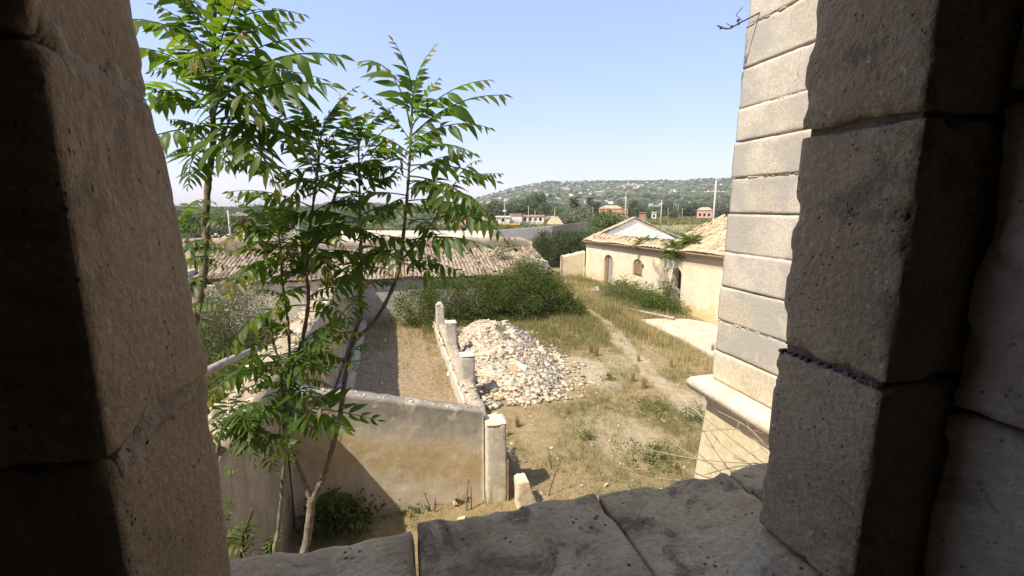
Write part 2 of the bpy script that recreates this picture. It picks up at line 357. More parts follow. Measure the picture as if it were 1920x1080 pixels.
def inpoly(x, y, pts):
    c = np.zeros(x.shape, bool); n = len(pts)
    for i in range(n):
        (ax, ay), (bx, by) = pts[i], pts[(i + 1) % n]
        c ^= ((ay > y) != (by > y)) & (x < (bx - ax) * (y - ay) / (by - ay + 1e-12) + ax)
    return c
def sst(a, b, x): t = np.clip((x - a) / (b - a), 0, 1); return t * t * (3 - 2 * t)
def ell(x, y, cx, cy, rx, ry): return np.hypot((x - cx) / rx, (y - cy) / ry)
def gz(x, y):
    x = np.asarray(x, float); y = np.asarray(y, float)
    near = 1 - sst(60, 140, np.hypot(x, y))
    return (.13 * (n2(x, y, .35, 3, 4) - .5) + .05 * (n2(x, y, 2.3, 9, 3) - .5)) * near
def gzs(x, y): return float(gz(np.array([x]), np.array([y]))[0])
def pathmask(x, y):
    wob = n2(x, y, 1.3, 21, 4)
    m = 1 - sst(.15, .52, dpoly(x, y, PATH) + (wob - .5) * .7)
    m = np.maximum(m * (.55 + .6 * n2(x, y, 2.7, 5, 3)), (1 - sst(.6, 1.1, ell(x, y, 6.6, 14.9, 1.25, 1.9) + (wob - .5) * 1.1)) * .95)
    m = np.maximum(m, (1 - sst(.5, 1.1, ell(x, y, 5.6, 10.2, 1.4, 1.6) + (wob - .5) * 1.4)) * .55)
    m = np.maximum(m, (1 - sst(.5, 1.1, ell(x, y, 8.4, 15.6, .8, 1.8) + (wob - .5) * 1.5)) * .6)
    m = np.maximum(m, (1 - sst(.55, 1.05, ell(x, y, 8.8, 11.3, .9, 2.2) + (wob - .5) * 1.0)) * .85)
    return np.clip(m, 0, 1)
def greenmask(x, y):
    g = sst(.42, .62, n2(x, y, .6, 31, 4)) * .85
    for cx, cy, rx, ry, a in ((7.6, 10.6, 1.2, 1.5, 1.), (7.2, 8.8, 1.5, .7, .9), (9.2, 19.5, 1.2, 4.5, .8), (6.6, 19.0, 1.6, 3.5, .75), (4.2, 9.8, .5, .9, .7), (11.5, 18.0, 1.0, 4.0, .8), (7.0, 13.0, .5, .5, .8)):
        g = np.maximum(g, a * (1 - sst(.5, 1.2, ell(x, y, cx, cy, rx, ry) + (n2(x, y, 1.7, 41, 3) - .5) * 1.2)))
    return g
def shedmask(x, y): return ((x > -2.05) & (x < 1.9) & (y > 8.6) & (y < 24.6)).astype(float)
def axis(dense0, dense1, step, lo, hi, g=1.22):
    a = list(np.arange(dense0, dense1 + 1e-6, step)); s = step; x = dense0; pre = []
    while x > lo: s *= g; x -= s; pre.append(x)
    s = step; x = dense1; post = []
    while x < hi: s *= g; x += s; post.append(x)
    return np.array(pre[::-1] + a + post)
gx = axis(-6, 17, .12, -1500, 1700); gy = axis(2, 37, .14, -40, 1700)
GX, GY = np.meshgrid(gx, gy, indexing='ij'); GZ = gz(GX, GY)
GV = np.stack([GX, GY, GZ], -1).reshape(-1, 3); gi = np.arange(GX.size).reshape(GX.shape)
GF = np.stack([gi[:-1, :-1], gi[1:, :-1], gi[1:, 1:], gi[:-1, 1:]], -1).reshape(-1, 4)
def ground_mat():
    t = NT('ground_soil'); p = t.pos()
    big = t.noise(p, .7, 6, .6); mid = t.noise(p, 4.5, 7, .65); fine = t.noise(p, 26, 6, .7)
    soil = t.ramp(mid, [(.28, (.17, .115, .06)), (.45, (.26, .185, .10)), (.58, (.345, .255, .145)), (.75, (.42, .325, .20))])
    straw = t.ramp(t.noise(p, 60, 4, .7, 1.5), [(.35, (.13, .09, .042)), (.5, (.28, .205, .10)), (.66, (.44, .345, .195))])
    c = t.mix(t.ramp(big, [(.35, .2), (.65, .75)]), soil, straw)
    c = t.mix(t.math('MULTIPLY', t.attr('green'), t.ramp(t.noise(p, 9, 6, .7), [(.30, 0.0), (.58, .85)])), c, (.185, .16, .07))
    sand = t.ramp(fine, [(.3, (.33, .255, .16)), (.55, (.45, .365, .245)), (.75, (.53, .445, .32))])
    c = t.mix(t.math('MULTIPLY', t.attr('path'), t.ramp(t.noise(p, 3.2, 8, .72), [(.34, .15), (.56, 1.0)]), True), c, sand)
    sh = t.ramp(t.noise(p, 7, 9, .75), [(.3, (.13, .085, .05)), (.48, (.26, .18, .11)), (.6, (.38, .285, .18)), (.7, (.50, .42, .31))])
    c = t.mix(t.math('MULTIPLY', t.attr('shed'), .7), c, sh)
    v = t.n('TexVoronoi', Vector=p, Scale=17.0); peb = t.ramp(v.outputs['Distance'], [(.12, 1.0), (.2, 0.0)])
    sel = t.ramp(t.noise(p, 6.0, 3), [(.5, 0.0), (.62, .8)])
    c = t.mix(t.math('MULTIPLY', peb, sel), c, (.58, .51, .40))
    far = t.ramp(t.noise(p, .02, 5, .6), [(.35, (.16, .165, .06)), (.5, (.27, .22, .10)), (.65, (.20, .19, .085))])
    ln = t.n('VectorMath', {'operation': 'LENGTH'}, i0=p).outputs['Value']
    c = t.mix(t.ramp(t.math('DIVIDE', ln, 150.0), [(.3, 0.0), (.6, 1.0)]), c, far)
    h = t.math('ADD', t.math('MULTIPLY', mid, 1.2), t.math('ADD', fine, t.math('MULTIPLY', peb, .6)))
    MAT['ground_soil'] = t.done(c, .95, h, .8, .04, spec=.15)
ground_mat()
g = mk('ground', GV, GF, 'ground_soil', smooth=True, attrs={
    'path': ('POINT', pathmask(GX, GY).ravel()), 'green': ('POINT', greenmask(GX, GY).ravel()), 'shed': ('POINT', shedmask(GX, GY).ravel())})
tag(g, kind='structure')

# ------------------------------------------------------------------ the hill and the far ridge
SKY = [(-400, 389), (330, 387), (420, 389), (560, 388), (600, 384), (650, 377), (700, 381), (790, 389), (860, 383), (920, 365), (960, 354), (1000, 345), (1030, 341), (1100, 340), (1200, 339), (1280, 338), (1360, 336), (1600, 341), (2300, 352)]
naz, nr = 420, 70; pxs = np.linspace(-400, 2300, naz); rr_ = np.linspace(0, 1, nr)
sky_y = np.interp(pxs, [a for a, b in SKY], [b for a, b in SKY])
dirs = np.array([ray(px, 389.5)[:2] for px in pxs]); dirs /= np.linalg.norm(dirs, axis=1, keepdims=True)
tops = np.array([atdist(px, py, 1.0).z - 6 for px, py in zip(pxs, sky_y)])
HV = np.zeros((naz, nr, 3)); R0, R1 = 420.0, 1350.0
for j, q in enumerate(rr_):
    rad = R0 + (R1 - R0) * q; prof = sst(0, 1, q) * .55 + .45 * q ** 1.2
    nzz = n2(dirs[:, 0] * rad, dirs[:, 1] * rad, .012, 61, 4) - .5
    h = (tops * R1 + 6) * prof + nzz * 26 * math.sin(math.pi * min(q, .97)) * np.clip((tops * R1 + 6) / 60, .04, 1)
    HV[:, j, 0] = dirs[:, 0] * rad; HV[:, j, 1] = dirs[:, 1] * rad; HV[:, j, 2] = np.maximum(h, 0) * (1 if q > 0 else 0) - (1.0 if q == 0 else 0)
hi_ = np.arange(naz * nr).reshape(naz, nr)
HF = np.stack([hi_[:-1, :-1], hi_[:-1, 1:], hi_[1:, 1:], hi_[1:, :-1]], -1).reshape(-1, 4)[:, ::-1]
def hill_mat():
    t = NT('hill_ground'); p = t.pos()
    c = t.ramp(t.noise(p, .05, 8, .7), [(.36, (.05, .06, .026)), (.5, (.08, .09, .042)), (.64, (.14, .13, .072))])
    rock = t.ramp(t.noise(p, .035, 9, .75, .6), [(.555, 0.0), (.60, 1.0)])
    c = t.mix(rock, c, t.ramp(t.noise(p, .3, 4), [(.3, (.38, .34, .29)), (.7, (.55, .50, .43))]))
    MAT['hill_ground'] = t.done(c, .95, t.noise(p, .2, 6), .6, 2.0)
hill_mat()
tag(mk('hill', HV.reshape(-1, 3), HF, 'hill_ground', smooth=True), kind='structure')
def ico():
    t = (1 + 5 ** .5) / 2; V = np.array([(-1, t, 0), (1, t, 0), (-1, -t, 0), (1, -t, 0), (0, -1, t), (0, 1, t), (0, -1, -t), (0, 1, -t), (t, 0, -1), (t, 0, 1), (-t, 0, -1), (-t, 0, 1)], float)
    F = np.array([(0, 11, 5), (0, 5, 1), (0, 1, 7), (0, 7, 10), (0, 10, 11), (1, 5, 9), (5, 11, 4), (11, 10, 2), (10, 7, 6), (7, 1, 8), (3, 9, 4), (3, 4, 2), (3, 2, 6), (3, 6, 8), (3, 8, 9), (4, 9, 5), (2, 4, 11), (6, 2, 10), (8, 6, 7), (9, 8, 1)])
    return V / np.linalg.norm(V[0]), F
def subdiv(V, F):
    V = list(map(tuple, V)); cache = {}; out = []
    def m(a, b):
        k = (min(a, b), max(a, b))
        if k not in cache: p = (np.array(V[a]) + np.array(V[b])) / 2; V.append(tuple(p / np.linalg.norm(p))); cache[k] = len(V) - 1
        return cache[k]
    for a, b, c in F:
        x, y, z = m(a, b), m(b, c), m(c, a); out += [(a, x, z), (b, y, x), (c, z, y), (x, y, z)]
    return np.array(V), np.array(out)
IV, IF = ico(); IV2, IF2 = subdiv(IV, IF)
def scatter_blobs(P, S, seed, base=(IV, IF), jit=.35):
    r = np.random.default_rng(seed); bv, bf = base; N = len(P)
    V = bv[None] * (1 + jit * (r.random((N, len(bv), 1)) - .5) * 2) * S[:, None, :]
    a = r.random(N) * 6.283; ca, sa = np.cos(a)[:, None], np.sin(a)[:, None]
    X = V[..., 0] * ca - V[..., 1] * sa; Y = V[..., 0] * sa + V[..., 1] * ca
    V = np.stack([X, Y, V[..., 2]], -1) + P[:, None, :]
    F = (bf[None] + (np.arange(N) * len(bv))[:, None, None]).reshape(-1, 3)
    return V.reshape(-1, 3), F, np.repeat(r.random(N), len(bf))
def hill_pts(N, seed, j0=4):
    r = np.random.default_rng(seed); i = r.integers(int(naz * .2), int(naz * .82), N); j = j0 + (r.random(N) ** .9 * (nr - 1 - j0)).astype(int)
    P = HV[i, j] + r.normal(size=(N, 3)) * np.array([4, 4, 0]); return P[P[:, 2] > .3]
P = hill_pts(9000, 5); keep = n2(P[:, 0], P[:, 1], .02, 77, 4) > .42; P = P[keep]
r_ = np.random.default_rng(3); s_ = 1.6 + 2.6 * r_.random(len(P)) ** 2
V, F, rn = scatter_blobs(P + np.array([0, 0, .6]), np.stack([s_, s_, s_ * .75], 1), 8)
tag(mk('hill_scrub', V, F, 'hill_scrub', smooth=True, attrs={'rnd': ('FACE', rn)}), kind='stuff')
P = hill_pts(3000, 15, 10); keep = n2(P[:, 0], P[:, 1], .016, 91, 4) > .56; P = P[keep]
s_ = 1.2 + 2.6 * r_.random(len(P)) ** 2
V, F, rn = scatter_blobs(P, np.stack([s_ * 1.5, s_, s_ * .8], 1), 9, jit=.5)
stone('hill_rock', [(.40, .36, .30), (.56, .51, .44)], .4, 2, .4, .1)
tag(mk('hill_rocks', V, F, 'hill_rock', attrs={'rnd': ('FACE', rn)}), kind='stuff')

# ------------------------------------------------------------------ the old villa: window, wing, walls round the room
villa = thing('old_villa', (.25, .7, 0), 'weathered stone villa: shadowed window surround in front and sunlit corner of pale blocks', 'building')
OUT, REB, REBL = .728, .515, .482; XL, XR = -.275, .757; SILL = 5.30; TOP = 7.05
sill = None
def vpart(name, V, F, mat, parent=None, smooth=False):
    o = mk(name, V, F, mat, villa, smooth)
    if parent is not None: o.parent = parent        # villa-local coordinates are kept: every villa part has its origin on the villa's own
    return o
V, F = box((-.75, .30, 5.02), (1.3, .905, 5.165)); sill = vpart('window_sill', V, F, 'dark_mortar')
sj = [-.62, .0175, .461, .845, 1.38]
for i in range(4):
    a, b = sj[i], sj[i + 1]; o1 = [.922, .934, .930, .936][i]
    V, F = rough_block((a + .004, .33, 5.17), (b - .004, o1, SILL + [.0, .004, -.002, .003][i]), .010, .007, .0025, 8, .013, 11 + i, 15)
    vpart('sill_stone', V, F, 'sill_stone_grey', sill, True)
zL = [4.9, SILL, onx(205, 865, XL).z + 0, onx(290, 172, XL).z, 7.6]
def jz(px, py, x, n): r = ray(px, py); t = n / r[1]; return 6 + r[2] * t
zl = [5.305, jz(205, 865, XL, REBL), jz(50, 40, XL, REBL) - .01, 7.05]
zr = [5.305, jz(1455, 655, XR, OUT), jz(1505, 255, XR, OUT), 7.05]
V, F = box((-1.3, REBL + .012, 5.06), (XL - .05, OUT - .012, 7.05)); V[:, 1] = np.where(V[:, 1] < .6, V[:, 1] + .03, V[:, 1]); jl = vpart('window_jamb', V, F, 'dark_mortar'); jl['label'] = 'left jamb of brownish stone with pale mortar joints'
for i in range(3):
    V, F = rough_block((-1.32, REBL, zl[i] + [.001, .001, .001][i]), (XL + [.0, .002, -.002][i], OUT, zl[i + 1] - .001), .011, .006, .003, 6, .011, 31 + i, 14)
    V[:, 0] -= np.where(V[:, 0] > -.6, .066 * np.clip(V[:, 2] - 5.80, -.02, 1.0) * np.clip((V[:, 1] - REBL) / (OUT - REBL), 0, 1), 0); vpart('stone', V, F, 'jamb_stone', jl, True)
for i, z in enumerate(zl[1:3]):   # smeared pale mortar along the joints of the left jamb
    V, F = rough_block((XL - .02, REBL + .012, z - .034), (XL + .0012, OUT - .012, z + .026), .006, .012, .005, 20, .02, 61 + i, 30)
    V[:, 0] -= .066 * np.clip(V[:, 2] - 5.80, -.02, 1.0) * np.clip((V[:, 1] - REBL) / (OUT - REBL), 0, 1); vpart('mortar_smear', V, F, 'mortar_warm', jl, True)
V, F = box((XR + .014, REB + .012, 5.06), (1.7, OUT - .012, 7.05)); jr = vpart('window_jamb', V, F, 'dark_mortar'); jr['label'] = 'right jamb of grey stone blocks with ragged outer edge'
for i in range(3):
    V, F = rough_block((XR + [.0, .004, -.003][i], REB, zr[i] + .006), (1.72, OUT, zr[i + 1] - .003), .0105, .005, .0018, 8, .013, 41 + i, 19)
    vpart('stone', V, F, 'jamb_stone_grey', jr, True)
rc = random.Random(12)
for k in range(34):   # crumbs of mortar left in the lower joint
    yy = REB + .01 + .20 * rc.random(); s = rc.uniform(.0015, .004)
    V, F = rough_block((XR + .003, yy - s, zr[1] - s * .8 + rc.uniform(-.003, .001)), (XR + .02, yy + s * rc.uniform(.8, 2), zr[1] + s * .6), .003, .0012, .0015, 70, .002, 100 + k)
    vpart('mortar_crumb', V, F, 'dark_mortar', jr, True)
# splayed inner reveals
def splay(poly, nm, mat, seed):
    V, F = prism(poly, 'z', 4.5, 7.3); return vpart(nm, V, F, mat)
V, F = grid_box((0, 0, 4.6), (1, 1, 7.3), .05)
def splay_block(x0, y0, x1, y1, z0, z1, depth, seed, step=.02):
    d = Vector((x1 - x0, y1 - y0, 0)); L = d.length; d.normalize(); nrm = Vector((d.y, -d.x, 0))
    V, F = rough_block((0, 0, z0), (L, depth, z1), step, .012, .006, 5, .02, seed, 9)
    return np.stack([x0 + V[:, 0] * d.x + V[:, 1] * nrm.x, y0 + V[:, 0] * d.y + V[:, 1] * nrm.y, V[:, 2]], 1), F
rv = None
zs = [4.6, 5.66, 6.17, 7.3]
for i in range(3):
    V, F = splay_block(.97, -.05, .905, REB - .002, zs[i] + .004, zs[i + 1] - .004, .5, 71 + i)
    o = vpart('inner_reveal', V, F[:, ::1], 'inner_plaster', None, True)
for i, (a, b) in enumerate(((4.6, zl[1] - .01), (zl[1] + .008, 7.3))):
    V, F = splay_block(-.46, REBL - .002, -.78, -.05, a, b, .5, 81 + i)
    vpart('inner_reveal', V, F, 'inner_plaster', None, True)
# walls, lintel, room
WL = [((-9, .05, -.5), (-1.33, .70, 9.6)), ((1.74, .05, -.5), (3.48, .70, 9.6)), ((-1.32, .12, -.5), (1.73, .70, 5.05)), ((-1.33, .05, 7.31), (1.74, .70, 9.6))]
V, F = join([box(a, b) for a, b in WL]); vpart('facade_wall', V, F, 'plinth_plaster')
V, F = rough_block((-1.3, REB - .2, 7.055), (1.7, OUT, 7.30), .06, .015, .006, 6, .02, 91); vpart('lintel', V, F, 'jamb_stone', None, True)
V, F = join([box((-5, -6.3, 4.2), (6, .04, 4.5)), box((-5, -6.3, 9.3), (6, .04, 9.6)), box((-5, -6.3, 4.51), (4.2, -6, 9.29)), box((5.5, -6.3, 4.51), (6, -6, 9.29)), box((4.21, -6.3, 4.51), (5.49, -6, 5.6)), box((4.21, -6.3, 7.4), (5.49, -6, 9.29)), box((-5.3, -6.3, 4.2), (-5.01, .04, 9.6)), box((6.01, -6.3, 4.2), (6.3, .04, 9.6))])  # unseen back wall opening is added to light the left inner face
vpart('room_shell', V, F, 'room_plaster')
# the wing: battered face of ashlar, roll moulding, plastered plinth
XW = 3.45
V, F = box((XW + .05, .71, -.5), (9.0, 3.95, 10.2)); wing = vpart('wing', V, F, 'ashlar')
wing['label'] = 'sunlit projecting corner of large pale blocks over a roll moulding'
wz = [4.09, 4.43, 4.78, 5.16, 5.53, 5.94, 6.30, 6.66, 6.98, 7.36, 7.75, 8.12, 8.5, 8.9, 9.3, 9.7]
split = {1: 3.55, 2: None, 3: 3.62, 4: None, 5: 3.66, 6: None, 7: 3.68, 8: 3.4, 9: None, 10: 3.6, 11: 3.3, 12: None, 13: 3.5, 14: None}
rw = random.Random(4)
for i in range(len(wz) - 1):
    z0, z1 = wz[i], wz[i + 1]; ye = 4.16 - .027 * ((z0 + z1) / 2 - 4.05) + rw.uniform(-.014, .014); xf = XW + rw.uniform(-.006, .006)
    dark = i % 2 == 0; gap = .006 if dark else .0
    cuts = [.75, ye]
    for a, b in zip(cuts[:-1], cuts[1:]):
        last = b == cuts[-1]
        V, F = rough_block((xf + rw.uniform(-.002, .002), a, z0 + (.0 if dark else .0005)), (4.6 if last else 3.9, b - (.0 if last else .0006), z1 - gap), .03, .003, .004, 4, .006, int(rw.random() * 900), 9)
        vpart('stone', V, F, 'ashlar_pale' if i == 0 else 'ashlar', wing, True)
    if not dark:
        V, F = rough_block((XW - .004, 1.2, z1 - .009), (XW + .04, ye - .01, z1 + .006), .02, .004, .010, 13, .02, 700 + i, 20); vpart('mortar_joint', V, F, 'ashlar', wing, True)
    if split.get(i):
        V, F = rough_block((XW - .002, split[i] - .006, z0 + .01), (XW + .04, split[i] + .006, z1 - .012), .02, .004, .013, 13, .02, 720 + i, 20); vpart('mortar_joint', V, F, 'ashlar', wing, True)
# roll moulding along the face and round the corner
prof = []
for k in range(13):
    an = -math.pi / 2 + math.pi * k / 12; prof.append((.105 + .09 * math.cos(an), 3.985 + .09 * math.sin(an)))
prof = [(-.05, 3.80), (.03, 3.80), (.045, 3.85), (.075, 3.885)] + prof + [(.02, 4.082), (-.05, 4.088)]
V = []; pth = [(XW, .72, (-1, 0)), (XW, 1.6, (-1, 0)), (XW, 2.4, (-1, 0)), (XW, 3.2, (-1, 0)), (XW, 4.15, (-1, 1)), (5.2, 4.15, (0, 1)), (8.9, 4.15, (0, 1))]
for x, y, (ex, ey) in pth:
    for o_, z in prof: V.append((x + ex * o_, y + ey * o_, z))
V = np.array(V); V += (fbm(V * 9, 5, 3)[:, None] - .5) * .02; m = len(prof); F = []
for i in range(len(pth) - 1):
    for k in range(m - 1): F.append((i * m + k, (i + 1) * m + k, (i + 1) * m + k + 1, i * m + k + 1))
vpart('roll_moulding', V, [f[::-1] for f in F], 'ashlar_pale', wing, True)
nb = 16; V = []; F = []
for j in range(nb + 1):
    z = 3.82 - 4.3 * j / nb; b = .10 * (3.82 - z)
    for x, y in ((XW - .02 - b * .12, .72), (XW - .02 - b * .12, 2.4), (XW - .02 - b * .12, 4.17 + b), (8.95, 4.17 + b)): V.append((x, y, z))
for j in range(nb):
    for k in range(3): F.append((j * 4 + k, (j + 1) * 4 + k, (j + 1) * 4 + k + 1, j * 4 + k + 1))
vpart('plinth', np.array(V), [f[::-1] for f in F], 'plinth_plaster', wing)

# ------------------------------------------------------------------ ruined yard walls
def cross_plaster():
    t = NT('yard_plaster'); p = t.pos(); s = t.n('SeparateXYZ', Vector=p); wob = t.noise(p, 1.7, 6, .65); str_ = t.noise(t.n('Mapping', Vector=p, Scale=(5.0, 5.0, .7)).outputs[0], 1.6, 6, .6)
    h = t.math('ADD', t.math('ADD', s.outputs[2], t.math('MULTIPLY', s.outputs[0], .22)), t.math('ADD', t.math('MULTIPLY', wob, .9), t.math('MULTIPLY', str_, .7)))
    c = t.ramp(t.math('DIVIDE', t.math('SUBTRACT', h, .8), 2.38), [(.0, (.48, .40, .30)), (.16, (.54, .45, .335)), (.27, (.50, .41, .285)), (.40, (.45, .335, .19)), (.58, (.475, .36, .215)), (.68, (.45, .375, .27)), (.77, (.37, .325, .26)), (.88, (.28, .25, .205)), (1, (.23, .205, .17))])
    c = t.mix(t.ramp(t.noise(p, 2.6, 7, .7, .5), [(.56, 0.0), (.63, .75)]), c, (.52, .445, .335))
    c = t.mix(.55, c, t.ramp(t.noise(p, 10, 8, .72, .6), [(.3, .72), (.7, 1.2)]), 'MULTIPLY'); c = t.mix(t.ramp(str_, [(.54, 0.0), (.68, .25)]), c, (.27, .235, .185))
    MAT['yard_plaster'] = t.done(c, .92, t.math('ADD', t.noise(p, 5, 6, .6), t.math('MULTIPLY', t.noise(p, 40, 5), .3)), .5, .02)
    t = NT('long_plaster'); p = t.pos(); st = t.noise(t.n('Mapping', Vector=p, Scale=(2.0, 2.0, .6)).outputs[0], 1.3, 8, .72)
    c = t.ramp(st, [(.3, (.235, .18, .11)), (.5, (.35, .275, .17)), (.7, (.44, .36, .24))])
    c = t.mix(t.ramp(t.noise(p, 1.1, 6, .65), [(.5, 0.0), (.66, .8)]), c, (.44, .35, .25))
    c = t.mix(t.ramp(t.noise(p, 2.2, 8, .72, .8), [(.57, 0.0), (.64, .75)]), c, (.17, .14, .10)); c = t.mix(.6, c, t.ramp(t.noise(p, 9, 8, .74), [(.3, .65), (.7, 1.2)]), 'MULTIPLY')
    MAT['long_plaster'] = t.done(c, .92, t.math('ADD', t.noise(p, 5, 6, .6), t.math('MULTIPLY', t.noise(p, 40, 5), .3)), .6, .02)
cross_plaster()
def ragged_wall(name, p0, p1, thick, top0, top1, mat, root, rag=.05, seed=0, step=.12, z0=-.3, step_fn=None, lean=0.0):
    """a wall slab from p0 to p1 (x, y); its broken top edge runs from top0 to top1."""
    p0 = np.array(p0, float); p1 = np.array(p1, float); L = np.linalg.norm(p1 - p0); d = (p1 - p0) / L; nrm = np.array([d[1], -d[0]])
    nu = max(2, int(L / step)); nz = max(4, int(max(top0, top1) / step)); V, F = grid_box((0, 0, 0), (1, 1, 1), 1.0)
    V, F = [], []
    us = np.linspace(0, 1, nu + 1); tops = top0 + (top1 - top0) * us + (n2(us * L, us * 0, 1.6, seed, 5) - .5) * rag * 2.4 + (n2(us * L, us * 0, 5.5, seed + 3, 3) - .5) * rag
    if step_fn is not None: tops = tops + step_fn(us * L)
    prof_t = np.linspace(0, 1, nz + 1)
    ring = [(0, q) for q in prof_t] + [(.33, 1.0), (.66, 1.0)] + [(1, q) for q in prof_t[::-1]]
    for i, u in enumerate(us):
        for a, q in ring:
            z = z0 + (tops[i] - z0) * q; off = thick * (a - 0) ; V.append((p0[0] + d[0] * u * L - nrm[0] * off, p0[1] + d[1] * u * L - nrm[1] * off, z))
    V = np.array(V); m = len(ring)
    nz_ = (fbm(V * 1.3, seed, 4) - .5) * .05 + (fbm(V * 5, seed + 9, 3) - .5) * .018
    V[:, 0] += nrm[0] * nz_; V[:, 1] += nrm[1] * nz_
    topm = np.array([q for a, q in ring] * (nu + 1)) > .97
    V[:, 2] += np.where(topm, (fbm(V * 6, seed + 20, 3) - .5) * rag * 1.2, 0)
    for i in range(nu):
        for k in range(m - 1): F.append((i * m + k, i * m + k + 1, (i + 1) * m + k + 1, (i + 1) * m + k))
    F.append(tuple(range(m))); F.append(tuple(nu * m + k for k in range(m))[::-1])
    return mk(name, V, [f[::-1] for f in F], mat, root, True), us * L, tops
import bmesh
def hull_rock(k, n, mat='limestone_rock'):
    r = np.random.default_rng(900 + k); P = r.uniform(-1, 1, (n, 3)); P = np.sign(P) * np.abs(P) ** .42 * r.uniform(.55, 1.0, 3) * .5
    bm = bmesh.new()
    for p in P: bm.verts.new(p)
    o = bmesh.ops.convex_hull(bm, input=bm.verts[:]); bmesh.ops.delete(bm, geom=list({g for g in o['geom_interior'] + o['geom_unused'] if isinstance(g, bmesh.types.BMVert)}), context='VERTS')
    bmesh.ops.bevel(bm, geom=bm.edges[:], offset=.014, segments=1, affect='EDGES', clamp_overlap=True)
    me = bpy.data.meshes.new('stone'); bm.to_mesh(me); bm.free(); me.materials.append(MAT[mat]); return me
ROCKS = []
for k in range(10):
    ROCKS.append(hull_rock(k, 8))
CUBES = []
for k in range(6):
    CUBES.append(hull_rock(40 + k, 11))
def top_stones(root, p0, d, us, tops, thick, lo, hi, seed, n, zoff=0.0, side=1):
    r = random.Random(seed); nrm = (d[1], -d[0])
    for k in range(n):
        i = r.randrange(len(us)); off = r.uniform(.08, .92) * thick; s = r.uniform(lo, hi)
        inst('stone', r.choice(CUBES), root, (p0[0] + d[0] * us[i] - nrm[0] * off, p0[1] + d[1] * us[i] - nrm[1] * off, tops[i] + s * .12 + zoff), (r.uniform(-.3, .3), r.uniform(-.3, .3), r.uniform(0, 6.3)), (s, s * r.uniform(.6, 1), s * r.uniform(.45, .8)))

wall = thing('cross_wall', (-.2, 8.55, 0), 'ruined low wall of stained ochre plaster with ragged sloping top facing us', 'wall')
o, us, tops = ragged_wall('plaster_body', (-2.03, 8.42), (1.60, 8.36), .27, 2.82, 1.95, 'yard_plaster', wall, .035, 3, .07)
top_stones(wall, (-2.03, 8.42), (1, -.0165), us, tops, .27, .05, .14, 5, 60, -.02)
lw = thing('long_wall', (-2.3, 14, 0), 'long tall plastered wall with broken stone top running away on the left', 'wall')
o, us, tops = ragged_wall('plaster_body', (-2.08, 4.6), (-1.98, 24.5), .56, 3.12, 3.0, 'long_plaster', lw, .07, 13, .16, step_fn=lambda u: -.35 * sst(8.5, 9.5, u) * (1 - sst(11, 12.5, u)) * 0)
o.location = (0, 0, 0)
LWD = (.005, 1.0)
r2 = random.Random(9)
for k in range(260):
    i = r2.randrange(len(us)); s = r2.uniform(.10, .30) * (1.0 if us[i] < 11 else .8)
    inst('stone', r2.choice(CUBES + ROCKS[:4]), lw, (-2.08 + .005 * us[i] - r2.uniform(.04, .62), 4.6 + us[i], tops[i] + r2.uniform(-.02, .10)), (r2.uniform(-.4, .4), r2.uniform(-.4, .4), r2.uniform(0, 6.3)), (s, s * r2.uniform(.6, 1), s * r2.uniform(.35, .7)))
# stone bench along the foot of the long wall
b = thing('stone_bench', (-1.6, 18, 0), 'low ruined masonry bench along the foot of the long wall', 'bench')
V, F = rough_block((-1.96, 12.5, -.1), (-1.48, 23.6, .40), .16, .04, .03, 3, .08, 77, 3); mk('masonry', V, F, 'rubble_wall', b, True)
V, F = rough_block((-1.98, 11.2, .40), (-1.42, 14.6, .47), .12, .03, .02, 3, .07, 78, 3); mk('top_slab', V, F, 'rubble_wall', b, True)

# tile coping and beam on the near left wall
def tile_shape(L=.46, w0=.105, w1=.085, hgt=.06, th=.014, seg=6):
    V, F = [], []
    for (y, ww) in ((0, w0), (L, w1)):
        for lay in (0, 1):
            for k in range(seg + 1):
                an = math.pi * k / seg; rr = 1 - lay * th / ww
                V.append((math.cos(an) * ww * rr, y, math.sin(an) * hgt * (1 - lay * th / hgt)))
    s = seg + 1
    for k in range(seg):
        F.append((k, 2 * s + k, 2 * s + k + 1, k + 1)); F.append((s + k, s + k + 1, 3 * s + k + 1, 3 * s + k))
        F.append((k, k + 1, s + k + 1, s + k)); F.append((2 * s + k, 3 * s + k, 3 * s + k + 1, 2 * s + k + 1))
    for k in (0, seg): F.append((k, s + k, 3 * s + k, 2 * s + k))
    return np.array(V), F
TV, TF = tile_shape()
TILE = mk('roof_tile', TV, TF, 'clay_tile', link=False, smooth=False); TILE2 = mk('roof_tile', TV, TF, 'clay_tile_ochre', link=False)
p = onz(402, 845, 3.2); q = onz(440, 778, 3.2)
cp = thing('ridge_tile', ((p.x + q.x) / 2, (p.y + q.y) / 2, 3.2), 'buff clay barrel tile lying loose on the near end of the long wall', 'tile')
ang = math.atan2(-(q.x - p.x), q.y - p.y)
V, F = tile_shape((q - p).length, .17, .15, .13, .02, 10); c_, s_2 = math.cos(ang), math.sin(ang)
V = np.stack([V[:, 0] * c_ - V[:, 1] * s_2 + p.x, V[:, 0] * s_2 + V[:, 1] * c_ + p.y, V[:, 2] + 3.14], 1); mk('clay_body', V, F, 'clay_tile_ochre', cp, True)
p = at(350, 716, 7.4); q = at(480, 655, 9.0)
bm_ = thing('wooden_beam', tuple((p + q) / 2), 'long grey weathered roof beam lying across the wall beside the olive', 'beam')
dz = Vector((0, 0, .0))
for k, off in enumerate((0, .11)):
    V, F = tube([p + Vector((off * .4, -off, off * .5)), (p + q) / 2 + Vector((off * .4, -off, .02 + off * .5)), q + Vector((off * .4, -off, off * .4))], [.075, .07, .06], 7); mk('timber', V, F, 'wood_grey', bm_, True)

